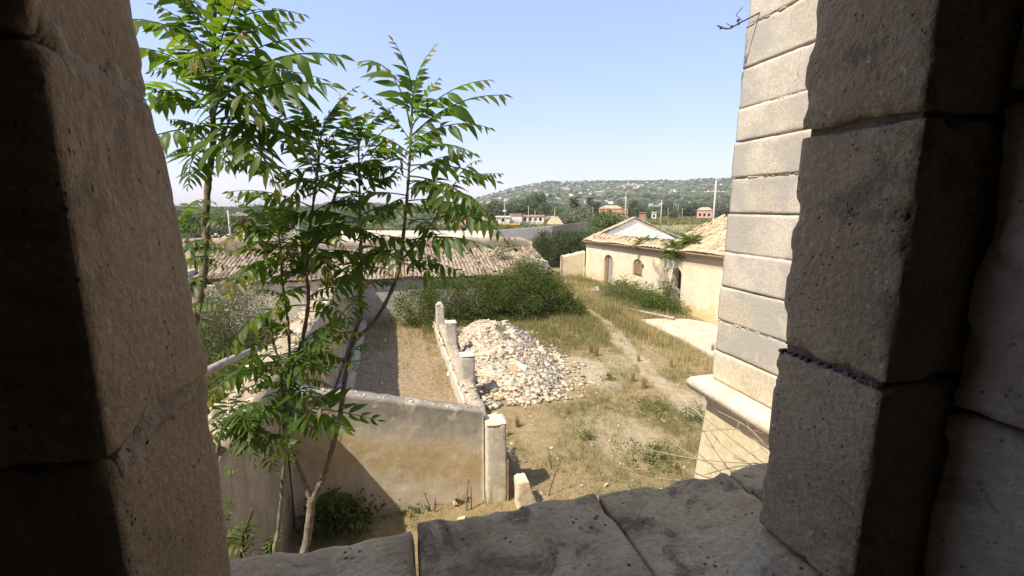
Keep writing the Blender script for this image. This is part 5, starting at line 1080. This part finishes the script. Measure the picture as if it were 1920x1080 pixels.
# ------------------------------------------------------------------ dry grass
N = 760000; X = r_.uniform(-1.9, 17, N); Y = 4 + 34 * r_.random(N) ** 1.15
pm = pathmask(X, Y); gm = greenmask(X, Y); dens = sst(.34, .62, n2(X, Y, .8, 51, 4)) * .8 + .2
dens = np.maximum(dens, gm * .9) * (1 - .93 * np.clip(pm * 1.15, 0, 1)); dens *= np.where(shedmask(X, Y) > 0, .12 + .5 * (np.abs(X - 1.5) < .35), 1)
slm = inpoly(X, Y, SLAB); ph, pe = pile_h(X, Y); dens *= np.where(slm, 0, 1) * np.where(pe < 1.02, .02, 1) * np.where((X < 3.5) & (Y < 8.4), .55, 1) * np.where(X > 15.6, .3, 1)
clump = n2(X, Y, 5.5, 57, 3); dens *= .15 + sst(.3, .6, clump) * 1.2; dens *= .75 + .65 * sst(14, 24, Y)
keep = r_.random(N) < dens; X, Y, gm = X[keep], Y[keep], gm[keep]; clump = clump[keep]
ln = (.045 + .13 * r_.random(len(X)) ** 1.6) * (.7 + 1.3 * sst(15, 26, Y)) * (.6 + 1.0 * clump) * (1 + .8 * gm); wd = .006 + .007 * sst(10, 28, Y) + .003 * r_.random(len(X))
isg = r_.random(len(X)) < gm * .8 + .06
for nm, msk, mt in (('dry_grass', ~isg, 'grass_blade'), ('green_grass', isg, 'grass_green')):
    V, F, rn = blades(X[msk], Y[msk], gz(X[msk], Y[msk]), ln[msk], wd[msk], .95, 5); tag(mk(nm, V, F, mt, attrs={'rnd': ('FACE', rn)}), kind='stuff')
# taller straw along the path, one mass
N = 26000; X = r_.uniform(9, 15, N); Y = r_.uniform(13, 33, N)
band = np.exp(-((X - np.interp(Y, [13, 15, 18, 21, 24, 33], [11.4, 11.3, 11.6, 12.1, 12.6, 13.2])) / .75) ** 2) + .35 * (n2(X, Y, .9, 63, 3) > .58)
keep = (r_.random(N) < band * sst(.35, .6, n2(X, Y, 1.6, 64, 3))) & ~inpoly(X, Y, SLAB) & (pathmask(X, Y) < .3); X, Y = X[keep], Y[keep]
V, F, rn = blades(X, Y, gz(X, Y), .25 + .4 * r_.random(len(X)), .012 + .006 * r_.random(len(X)), .5, 6); tag(mk('tall_straw', V, F, 'straw_blade', attrs={'rnd': ('FACE', rn)}), kind='stuff')
# single tufts
TUFT = []
for k in range(4):
    n = 110; a = r_.random(n) * 6.283; q = .09 * np.sqrt(r_.random(n)); V, F, rn = blades(q * np.cos(a), q * np.sin(a), np.zeros(n), .32 + .5 * r_.random(n), np.full(n, .011), .38, 20 + k); TUFT.append(mk('grass_tuft', V, F, 'straw_blade', attrs={'rnd': ('FACE', rn)}, link=False))
for i, (a, b, s, lab) in enumerate(((970, 800, .62, 'upright straw tuft nearest to the ochre wall end'), (1063, 776, .62, 'small straw tuft with a shadow in the open yard below the bare patch'), (1187, 715, .72, 'left of the two straw tufts standing close together on the pale path'), (1207, 728, .78, 'right and nearer of the two straw tufts standing close together on the pale path'), (1197, 678, .6, 'small straw tuft just up the path from the close pair'), (1117, 668, 1.1, 'broad tall straw tuft left of the path, right of the heap'), (1108, 662, .9, 'straw tuft touching the broad one left of the path'), (1130, 632, 1.0, 'straw tuft at the left path edge higher up'), (1170, 605, 1.3, 'big blond straw tuft right of the path by the slab'), (1185, 618, 1.2, 'second blond straw tuft close to the slab corner'), (1205, 635, 1.1, 'blond straw tuft at the left slab edge'), (1258, 688, .8, 'straw tuft in the grass below the slab'), (1336, 660, .7, 'thin straw tuft on the slab edge next to the wing'), (1290, 700, .7, 'straw tuft between slab and wing moulding'))):
    p = onz(a, b); o = inst('grass_tuft', TUFT[i % 4], None, (p.x, p.y, gzs(p.x, p.y)), (0, 0, i * 1.7), s); tag(o, lab, 'grass tuft', 'tall dry grass tufts')

# ------------------------------------------------------------------ beyond the yard: walls, houses, poles, trees
pw = thing('perimeter_wall', tuple(onz(917, 432, 2.4) * 1), 'long rendered perimeter wall beyond the shed: white stretch then grey running off', 'wall')
pa, pb, pc, pd = (onz(*p) for p in ((640, 432, 2.5), (917, 433, 2.5), (1036, 424, 2.5), (1102, 417, 2.5)))
pw.location = (pb.x, pb.y, 0); pw['_o'] = (pb.x, pb.y, 0)
def straight_wall(name, a, b, h, th, mat, root):
    d = (b - a); d.z = 0; d.normalize(); nrm = Vector((-d.y, d.x, 0)) * th; V = [(a.x, a.y, -.3), (b.x, b.y, -.3), (b.x + nrm.x, b.y + nrm.y, -.3), (a.x + nrm.x, a.y + nrm.y, -.3)]; V += [(x, y, h) for x, y, z in V]
    return mk(name, V, box((0, 0, 0), (1, 1, 1))[1], mat, root)
straight_wall('white_stretch', pa, pb, 2.5, .3, 'white_wall_far', pw); straight_wall('grey_stretch', pb + Vector((.05, .3, 0)), pc, 2.5, .3, 'grey_wall_far', pw); straight_wall('brown_stretch', pc + Vector((.05, .0, 0)), pd, 2.55, .3, 'brown_wall_far', pw)
def far_house(name, label, px0, px1, pyt, dist, depth, roof, mat, rmat, rise=1.2, cat='house', win=2, yaw=0.0):
    a = atdist(px0, pyt, dist); b = atdist(px1, pyt, dist); W = (b - a).length; h = (a.z + b.z) / 2; c = (a + b) / 2; t = thing(name, (c.x, c.y, 0), label, cat)
    d = (b - a); d.z = 0; d.normalize(); an = math.atan2(d.y, d.x) + yaw; M = Matrix.Translation((c.x, c.y, 0)) @ Matrix.Rotation(an, 4, 'Z')
    def T(V): return np.array([tuple(M @ Vector(v)) for v in V])
    V, F = box((-W / 2, 0, -.4), (W / 2, depth, h)); mk('wall', T(V), F, mat, t)
    if roof == 'gable': V, F = prism([(-W / 2 - .3, h - .1), (W / 2 + .3, h - .1), (0, h + rise)], 'y', -.3, depth + .3); mk('roof', T(V), F, rmat, t)
    elif roof == 'hip':
        V = np.array([(-W / 2 - .3, -.3, h), (W / 2 + .3, -.3, h), (W / 2 + .3, depth + .3, h), (-W / 2 - .3, depth + .3, h), (-W / 4, depth / 2, h + rise), (W / 4, depth / 2, h + rise)]); F = [(0, 1, 5, 4), (1, 2, 5), (2, 3, 4, 5), (3, 0, 4), (3, 2, 1, 0)]; mk('roof', T(V), F, rmat, t)
    else: V, F = box((-W / 2 - .3, -.4, h), (W / 2 + .3, depth + .3, h + .25)); mk('roof', T(V), F, rmat, t)
    for k in range(win):
        x = -W / 2 + W * (k + .7) / (win + .4); V, F = box((x - .5, -.04, h * .4), (x + .5, .1, min(h * .8, h * .4 + 1.3))); mk('window', T(V), F, 'dark_void', t)
    return t, T, W, h
far_house('shed_hut', 'small grey hut with a red roof behind the white wall', 858, 881, 422, 95, 4, 'hip', 'grey_wall_far', 'red_roof', .9, 'hut', 1)
far_house('yellow_wall', 'short yellow wall piece beside the red-roofed hut', 881, 897, 423.5, 98, .4, 'flat', 'yellow_wall', 'yellow_wall', cat='wall', win=0)
far_house('yellow_wall', 'long low yellow wall behind the green hedge over the grey wall', 938, 972, 421.5, 96, .4, 'flat', 'yellow_wall', 'yellow_wall', cat='wall', win=0)
far_house('white_house', 'low white flat-roofed house under the pines with reddish parapet', 956, 978, 402.5, 170, 8, 'flat', 'white_wall_far', 'red_roof', win=0)
far_house('long_house', 'long low pale building with brownish roof next to the white house', 978, 1020, 405, 172, 8, 'flat', 'white_wall_far', 'orange_roof', win=4)
far_house('grey_barn', 'low grey-roofed barn left of the white house', 930, 956, 407, 165, 9, 'flat', 'grey_wall_far', 'grey_wall_far', cat='barn', win=1)
far_house('flat_roof', 'thin flat canopy roof right of the low pale building', 1030, 1050, 407.5, 150, 6, 'flat', 'brown_wall_far', 'pole_concrete', cat='canopy', win=0)
far_house('orange_roofed_hut', 'hut with bright orange gable roof just behind the grey wall', 1026, 1054, 420, 108, 6, 'hip', 'white_wall_far', 'orange_roof', 1.5, 'hut', 1)
far_house('orange_house', 'large orange house behind the green tree near the tall pole', 1123, 1168, 391, 210, 10, 'hip', 'house_orange', 'house_orange', 1.4, win=3)
far_house('brown_annex', 'brown tall annex at the right side of the orange house', 1166, 1178, 388, 206, 6, 'flat', 'house_brown', 'house_brown', win=1)
far_house('brown_hut', 'brown block hut on the edge of the green field', 1199, 1211, 399, 215, 4, 'flat', 'house_brown', 'house_brown', cat='hut', win=0)
far_house('white_box_house', 'small white cube house at the left of the green field', 1222, 1231, 398.5, 225, 5, 'flat', 'white_wall_far', 'white_wall_far', cat='hut', win=1)
far_house('pink_house', 'pinkish house with hipped roof at the far edge of the green field', 1307, 1336, 394, 245, 9, 'hip', 'house_pink', 'house_pink', 1.4, win=3)
far_house('red_barn', 'dark red barn with pale roof edge in the left distance', 432, 466, 404, 150, 12, 'gable', 'barn_red', 'pole_concrete', .9, 'barn', 2)
far_house('white_barn', 'white shed wall right beside the dark red barn', 466, 478, 407, 151, 8, 'flat', 'white_wall_far', 'white_wall_far', cat='shed', win=0)
far_house('low_cottage', 'low cottage with faded roof among the left trees', 520, 560, 413, 120, 8, 'gable', 'white_wall_far', 'orange_roof', .8, 'cottage', 2)
far_house('hill_house', 'white house on the hill crest', 1213, 1222, 337.5, 1330, 10, 'flat', 'white_wall_far', 'white_wall_far', win=0)
for i, (a, b, d, lab) in enumerate(((1095, 1105, 640, 'pale villa on the lower hill behind the palms'), (1216, 1226, 560, 'white villa at the hill foot above the green field, left one'), (1236, 1246, 570, 'white villa at the hill foot above the green field, right one'), (1290, 1301, 600, 'cream villa at the hill foot near the big pole'), (945, 953, 700, 'cream villa on the left hill slope above the pines'), (1140, 1150, 620, 'white villa in the hill trees above the orange house'), (912, 921, 640, 'white villa on the far left of the hill foot'))):
    far_house('hill_villa', lab, a, b, 381 - (d - 560) * .07, d, 9, 'flat', 'white_wall_far', 'orange_roof', win=2)
def pole(pxx, pyt, dist, label, r0=.16, arm=False, lamp=False, cat='pole', group='utility poles'):
    p = atdist(pxx, pyt, dist); t = thing('utility_pole' if not lamp else 'street_lamp', (p.x, p.y, 0), label, cat, group if not lamp else None)
    V, F = tube([(p.x, p.y, -.3), (p.x, p.y, p.z)], [r0, r0 * .6], 8); mk('pole', V, F, 'pole_concrete', t, True)
    if arm:
        d = Vector((math.cos(YAW), -math.sin(YAW), 0)); c = Vector((p.x, p.y, p.z - 1.6))
        V, F = tube([c - d * arm, c + d * arm], .07, 6); mk('cross_arm', V, F, 'pole_concrete', t)
        for k in (-.9, -.45, .45, .9): V, F = tube([c + d * arm * k, c + d * arm * k + Vector((0, 0, .28))], .06, 6); mk('insulator', V, F, 'window_glass', t)
    if lamp: V, F = box((p.x - .5, p.y - .2, p.z - 2.6), (p.x + .5, p.y + .2, p.z - 2.0)); mk('lamp_head', V, F, 'white_wall_far', t)
    return t
pole(1343, 338, 72, 'big pale concrete pole with a long cross-arm next to the wing', .17, 1.6); pole(1174, 366, 120, 'tall pale pole in front of the brown annex', .17); pole(1241, 375, 140, 'pale pole at the left part of the green field', .17)
for a, b, d, lab in ((1264, 380, 260, 'leftmost of three thin poles in a row behind the field'), (1268, 381, 270, 'middle of three thin poles in a row behind the field'), (1272, 383, 280, 'rightmost of three thin poles in a row behind the field'), (1253, 389, 230, 'short thin pole between the field pole and the three in a row'), (1280, 390, 230, 'short thin pole right of the three in a row'), (991, 386, 150, 'thin pole over the white flat-roofed house'), (1003, 395, 150, 'short pale post over the long low building'), (1040, 393, 150, 'short pale post by the flat canopy'), (427, 394, 66, 'slanting pale pole beyond the brown boundary wall at left'), (1112, 388, 200, 'thin pole below the second palm'), (905, 389, 130, 'thin pole among the leaf tips left of the pines')): pole(a, b, d, lab, .11 if d > 100 else .14)
pole(946, 381, 140, 'grey street lamp in front of the pines', .12, False, True, 'street lamp')
def mast(pxx, pyt, d, lab):
    p = atdist(pxx, pyt, d); t = thing('floodlight_mast', (p.x, p.y, 0), lab, 'mast', 'stadium floodlight masts'); V, F = tube([(p.x, p.y, 0), (p.x, p.y, p.z)], [.5, .25], 6); mk('mast', V, F, 'pole_concrete', t); V, F = box((p.x - 1.8, p.y - .2, p.z - 1.6), (p.x + 1.8, p.y + .2, p.z)); mk('lamp_rack', V, F, 'pole_concrete', t)
mast(440, 368, 420, 'left one of the twin stadium floodlight masts on the horizon'); mast(446, 368, 425, 'right one of the twin stadium floodlight masts on the horizon'); mast(489, 369, 430, 'single distant floodlight mast above the left trees')
# trees: shared crowns, each tree a thing
def crown_var(kind, seed):
    if kind == 'round': b = [((0, 0, .58), (.42, .42, .38)), ((.25, .1, .5), (.28, .28, .3)), ((-.26, -.1, .48), (.28, .28, .3)), ((0, 0, .3), (.36, .36, .22))]; n, per, lf, sp = 150, 22, .075, .3
    elif kind == 'pine': b = [((0, 0, .75), (.42, .42, .2)), ((.3, .1, .66), (.26, .26, .16)), ((-.32, 0, .7), (.24, .24, .16)), ((.05, -.2, .55), (.3, .3, .14))]; n, per, lf, sp = 150, 22, .06, .28
    elif kind == 'cypress': b = [((0, 0, .5), (.13, .13, .48)), ((0, 0, .25), (.15, .15, .22))]; n, per, lf, sp = 110, 18, .05, .4
    else: b = [((0, 0, .42), (.5, .5, .36)), ((.35, 0, .32), (.34, .34, .28)), ((-.36, .1, .3), (.34, .34, .27)), ((0, 0, .15), (.55, .5, .16))]; n, per, lf, sp = 150, 22, .065, .3
    V, F, rn = crown_mesh(b, n, per, lf, seed, sp, .6, .45); return V, F, rn
CM = {}
for kind, mats in (('round', ('green_leaf_far', 'grey_leaf_far', 'pine_leaf')), ('pine', ('pine_leaf',)), ('cypress', ('cypress_leaf',)), ('bushy', ('green_leaf_far', 'grey_leaf_far', 'pine_leaf', 'bramble_leaf'))):
    for m in mats:
        CM[kind, m] = []
        for s in range(2): V, F, rn = crown_var(kind, 500 + s * 7 + len(CM)); CM[kind, m].append(mk('crown', V, F, m, attrs={'rnd': ('FACE', rn)}, link=False))
V, F = join([tube([(0, 0, -.05), (.01, 0, .3), (0, .01, .6)], [.03, .022, .01], 6)] + [tube([(0, 0, .2 + .05 * k), (.22 * math.cos(k * 2.4), .22 * math.sin(k * 2.4), .5 + .04 * k)], [.014, .004], 5) for k in range(5)])
TRM = mk('trunk', V, F, 'bark_far', link=False, smooth=True)
def tree(pxx, pyt, dist, wpx, kind, m, label, group='trees beyond the yard', name=None, i=[0]):
    i[0] += 1; p = atdist(pxx, pyt, dist); h = max(1.2, p.z); wdt = wpx / FPX * dist * 1.03; t = thing(name or {'round': 'round_tree', 'pine': 'pine_tree', 'cypress': 'cypress_tree', 'bushy': 'bushy_tree'}[kind], (p.x, p.y, 0), label, 'tree', group)
    base_w = {'round': 1.0, 'pine': 1.05, 'cypress': .3, 'bushy': 1.3}[kind]; s = wdt / base_w
    for nm, me in (('trunk', TRM), ('crown', CM[kind, m][i[0] % 2])):
        o = bpy.data.objects.new(nm, me); COL.objects.link(o); o.parent = t; o.rotation_euler = (0, 0, i[0] * 1.3); o.scale = (s, s, h / .97)
    return t
for a in ((927, 375, 190, 40, 'round', 'pine_leaf', 'dark green tree leftmost of the pine group above the white house'), (950, 378, 185, 30, 'round', 'pine_leaf', 'darkest tree of the group behind the street lamp'), (1008, 363, 210, 46, 'pine', 'pine_leaf', 'tallest spreading pine above the white house'), (985, 374, 190, 48, 'round', 'green_leaf_far', 'broad bright round tree in front of the tallest pine'), (1022, 380, 200, 26, 'pine', 'pine_leaf', 'dark pine at the right side of the tallest pine'), (966, 384, 200, 26, 'round', 'pine_leaf', 'dark round tree between lamp and bright round tree'),
          (1064, 396, 130, 42, 'round', 'grey_leaf_far', 'grey-green olive behind the orange-roofed hut'), (1088, 389, 160, 34, 'round', 'grey_leaf_far', 'grey-green olive under the first palm'), (1050, 388, 190, 30, 'round', 'pine_leaf', 'dark tree between pines and the first palm'), (1105, 399, 120, 40, 'bushy', 'green_leaf_far', 'soft green tree left of the bright tree before the orange house'), (1146, 391, 92, 56, 'round', 'green_leaf_far', 'bright green round tree in front of the orange house'), (1128, 400, 96, 40, 'round', 'green_leaf_far', 'bright green lower tree at the far corner of the farmhouse roof'),
          (1114, 375, 260, 9, 'cypress', 'cypress_leaf', 'blackish cypress right of the second palm'), (1122, 378, 265, 9, 'cypress', 'cypress_leaf', 'shorter blackish cypress next to the first cypress'), (1190, 370, 250, 10, 'cypress', 'cypress_leaf', 'tall dark cypress right of the tall pale pole'), (1183, 379, 255, 28, 'round', 'pine_leaf', 'dark tree at the cypress right of the tall pole'), (1200, 384, 245, 26, 'round', 'pine_leaf', 'dark round tree above the brown block hut'),
          (1222, 386, 260, 30, 'bushy', 'green_leaf_far', 'light green tree over the white cube house'), (1252, 380, 290, 30, 'pine', 'pine_leaf', 'flat-topped pine behind the field pole'), (1285, 384, 290, 34, 'pine', 'pine_leaf', 'umbrella pine left of the pink house'), (1300, 378, 310, 40, 'round', 'pine_leaf', 'broad dark tree behind the pink house'), (1322, 384, 300, 28, 'pine', 'pine_leaf', 'umbrella pine above the pink house roof'), (1350, 378, 270, 34, 'round', 'grey_leaf_far', 'greyish tree behind the big concrete pole'), (1265, 392, 240, 14, 'round', 'pine_leaf', 'small dark round tree on the far field edge'),
          (1262, 418, 62, 70, 'bushy', 'grey_leaf_far', 'grey dry shrub mass right behind the white gable'), (1240, 425, 58, 50, 'bushy', 'grey_leaf_far', 'grey dry shrub nearer behind the white gable'), (1300, 414, 70, 40, 'bushy', 'grey_leaf_far', 'grey shrub behind the intact roof ridge'), (914, 407, 92, 62, 'bushy', 'green_leaf_far', 'bright green hedge bush right of the red-roofed hut'), (942, 410, 84, 56, 'bushy', 'green_leaf_far', 'bright hedge bush behind the white wall end'), (972, 408, 100, 60, 'bushy', 'pine_leaf', 'dark hedge bush before the white flat-roofed house'), (1002, 410, 90, 66, 'bushy', 'grey_leaf_far', 'grey-green bush above the grey wall'), (1038, 405, 125, 50, 'bushy', 'green_leaf_far', 'green bush behind the orange-roofed hut left side'),
          (1008, 434, 60, 30, 'bushy', 'grey_leaf_far', 'grey-green shrub before the grey wall'), (1085, 423, 76, 50, 'bushy', 'green_leaf_far', 'green shrub between grey wall end and the big olive'), (1062, 431, 66, 36, 'bushy', 'grey_leaf_far', 'pale scrub between grey wall and the big olive'), (1118, 418, 80, 44, 'bushy', 'green_leaf_far', 'green shrub touching the farmhouse corner'),
          (350, 396, 120, 70, 'round', 'pine_leaf', 'big dark tree mass nearest the left jamb in the distance'), (392, 391, 130, 56, 'round', 'grey_leaf_far', 'grey-green tree behind the trunk of the tallest sapling'), (415, 399, 115, 44, 'round', 'green_leaf_far', 'green tree between trunk and slanting pole'), (375, 405, 90, 60, 'bushy', 'pine_leaf', 'dark low hedge tree left of the slanting pole'), (408, 408, 88, 44, 'bushy', 'pine_leaf', 'dark low hedge tree right behind the slanting pole'), (484, 384, 170, 42, 'round', 'green_leaf_far', 'pale willow-like tree right of the white shed wall'), (510, 388, 165, 30, 'round', 'pine_leaf', 'darker tree right of the willow-like one'), (540, 390, 200, 40, 'round', 'grey_leaf_far', 'grey tree behind the low cottage'), (452, 394, 220, 50, 'bushy', 'pine_leaf', 'dark tree line behind the red barn'), (500, 412, 100, 60, 'bushy', 'grey_leaf_far', 'pale bush row in front of the red barn'),
          (690, 408, 100, 90, 'bushy', 'green_leaf_far', 'wide green bush behind the white wall between the stems'), (830, 410, 95, 70, 'bushy', 'pine_leaf', 'dark bush behind the white wall left of the red-roofed hut'), (610, 410, 105, 90, 'bushy', 'pine_leaf', 'dark wide bush behind the brown boundary wall in the stems'), (560, 402, 140, 60, 'round', 'green_leaf_far', 'green tree right of the low cottage'), (600, 392, 180, 60, 'round', 'grey_leaf_far', 'grey tree half hidden behind the leafy stems'), (660, 396, 170, 60, 'round', 'pine_leaf', 'dark tree half hidden between the two crowns'), (720, 396, 160, 50, 'round', 'green_leaf_far', 'green tree half hidden behind the right crown'), (800, 398, 160, 60, 'round', 'pine_leaf', 'dark tree right behind the right crown'), (850, 394, 190, 50, 'round', 'grey_leaf_far', 'grey tree above the red-roofed hut'), (885, 392, 200, 40, 'round', 'pine_leaf', 'dark tree left of the pine group'), (760, 400, 110, 90, 'bushy', 'grey_leaf_far', 'pale shrub behind the white wall at the right stem')): tree(*a)
# belt of trees filling the plain before the hill, one mass that cannot be counted
N = 2600; AZ = r_.uniform(-100, 2000, N); D_ = 300 + 420 * r_.random(N) ** .7; dv = np.array([ray(a, 389.5)[:2] for a in AZ]); dv /= np.linalg.norm(dv, axis=1, keepdims=True); s_ = 2.0 + 3.4 * r_.random(N)
keep = n2(dv[:, 0] * D_, dv[:, 1] * D_, .012, 88, 3) > .42; P = np.stack([dv[:, 0] * D_, dv[:, 1] * D_, s_ * .55], 1)[keep]; s_ = s_[keep]
i0 = np.clip(((AZ[keep] + 400) / 2700 * (naz - 1)).astype(int), 0, naz - 1); j0 = np.clip(((D_[keep] - R0) / (R1 - R0) * (nr - 1)), 0, nr - 1).astype(int); P[:, 2] += np.maximum(HV[i0, j0, 2], 0)
V, F, rn = [], [], []
r0v = CM['round', 'pine_leaf'][0]; bv = np.array([v.co[:] for v in r0v.vertices]); bf = np.array([p.vertices[:] for p in r0v.polygons]); sel = np.random.default_rng(1).choice(len(bf), 260, replace=False); q4 = bf[sel].ravel(); bv = bv[q4]; bv = (bv.reshape(-1, 4, 3) - bv.reshape(-1, 4, 3).mean(1, keepdims=True)) * 2.0 + bv.reshape(-1, 4, 3).mean(1, keepdims=True); bv = bv.reshape(-1, 3) - np.array([0, 0, .5]); bf = np.arange(len(bv)).reshape(-1, 4)
sc = np.stack([s_ * 2.2, s_ * 2.2, s_ * 1.5], 1); a = r_.random(len(P)) * 6.283; ca, sa = np.cos(a)[:, None], np.sin(a)[:, None]
Vx = bv[None] * sc[:, None, :]; Vb = np.stack([Vx[..., 0] * ca - Vx[..., 1] * sa, Vx[..., 0] * sa + Vx[..., 1] * ca, Vx[..., 2]], -1) + P[:, None, :]
Fb = (bf[None] + (np.arange(len(P)) * len(bv))[:, None, None]).reshape(-1, 4)
tag(mk('distant_wood', Vb.reshape(-1, 3), Fb, 'pine_leaf', attrs={'rnd': ('FACE', np.repeat(r_.random(len(P)), len(bf)))}), kind='stuff')
def palm(pxx, pyt, dist, label, s):
    p = atdist(pxx, pyt, dist); t = thing('palm_tree', (p.x, p.y, 0), label, 'palm', 'fan palms'); V, F = tube([(p.x, p.y, -.3), (p.x, p.y, p.z - 1.5 * s)], [.35 * s, .28 * s], 8); mk('trunk', V, F, 'bark_far', t, True); r = random.Random(int(pxx)); parts = []; rn = []
    for k in range(46):
        a = r.uniform(0, 6.28); e = r.uniform(-1.2, 1.1); L = 1.9 * s * r.uniform(.7, 1.1); c = Vector((p.x, p.y, p.z - 1.5 * s)); d = Vector((math.cos(a) * math.cos(e), math.sin(a) * math.cos(e), math.sin(e))); m_ = c + d * L * .6; tp = c + d * L + Vector((0, 0, -.35 * s)); w_ = Vector((-math.sin(a), math.cos(a), 0)) * .38 * s
        parts.append((np.array([tuple(v) for v in (c, m_ - w_, tp, m_ + w_)]), [(0, 1, 2, 3)])); rn.append(r.random())
    V, F = join(parts); mk('crown', V, F, 'pine_leaf', t, attrs={'rnd': ('FACE', rn)})
    parts = [tube([(p.x + .35 * s * math.cos(k), p.y + .35 * s * math.sin(k), p.z - 1.8 * s), (p.x + .5 * s * math.cos(k), p.y + .5 * s * math.sin(k), p.z - 3.6 * s)], [.3 * s, .05], 4) for k in range(7)]; V, F = join(parts); mk('dead_fronds', V, F, 'dry_stem', t)
palm(1076, 366, 165, 'taller shaggy fan palm in the middle distance with dead skirt', 1.7); palm(1106, 366, 190, 'thinner fan palm right of the shaggy one', 1.3)
# green field rows
parts_V = []; N = 16000; t_ = r_.random(N); u_ = r_.random(N); c00, c10, c01, c11 = (onz(*p) for p in ((1195, 424), (1370, 420), (1235, 407.5), (1400, 404.5)))
X = (c00.x * (1 - u_) + c10.x * u_) * (1 - t_) + (c01.x * (1 - u_) + c11.x * u_) * t_; Y = (c00.y * (1 - u_) + c10.y * u_) * (1 - t_) + (c01.y * (1 - u_) + c11.y * u_) * t_; row = np.round(X / 2.6) * 2.6; X = row + r_.normal(size=N) * .35
V, F, rn = crown_mesh([((0, 0, 0), (1, 1, 1))], N, 1, .8, 7, .01, .7); cen = V.reshape(-1, 4, 3).mean(1, keepdims=True); V = V.reshape(-1, 4, 3) - cen + np.stack([X, Y, .25 + .7 * r_.random(N)], 1)[:, None, :]
tag(mk('vineyard', V.reshape(-1, 3), F, 'vine_field', attrs={'rnd': ('FACE', rn)}), kind='stuff')

# ------------------------------------------------------------------ the air
xa, xb, ya, yb = gx.min() - 30, gx.max() + 30, gy.min() - 30, gy.max() + 30
V, F = box((xa, ya, -3.0), (xb, yb, 150.0)); t = NT('haze_air'); pv = t.n('VolumePrincipled', Color=(.90, .94, 1.0)); pv.inputs['Density'].default_value = HAZE; pv.inputs['Anisotropy'].default_value = .2
t.t.links.new(pv.outputs[0], t.out.inputs['Volume']); MAT['haze_air'] = t.m
tag(mk('haze', V, F, 'haze_air'), kind='stuff')
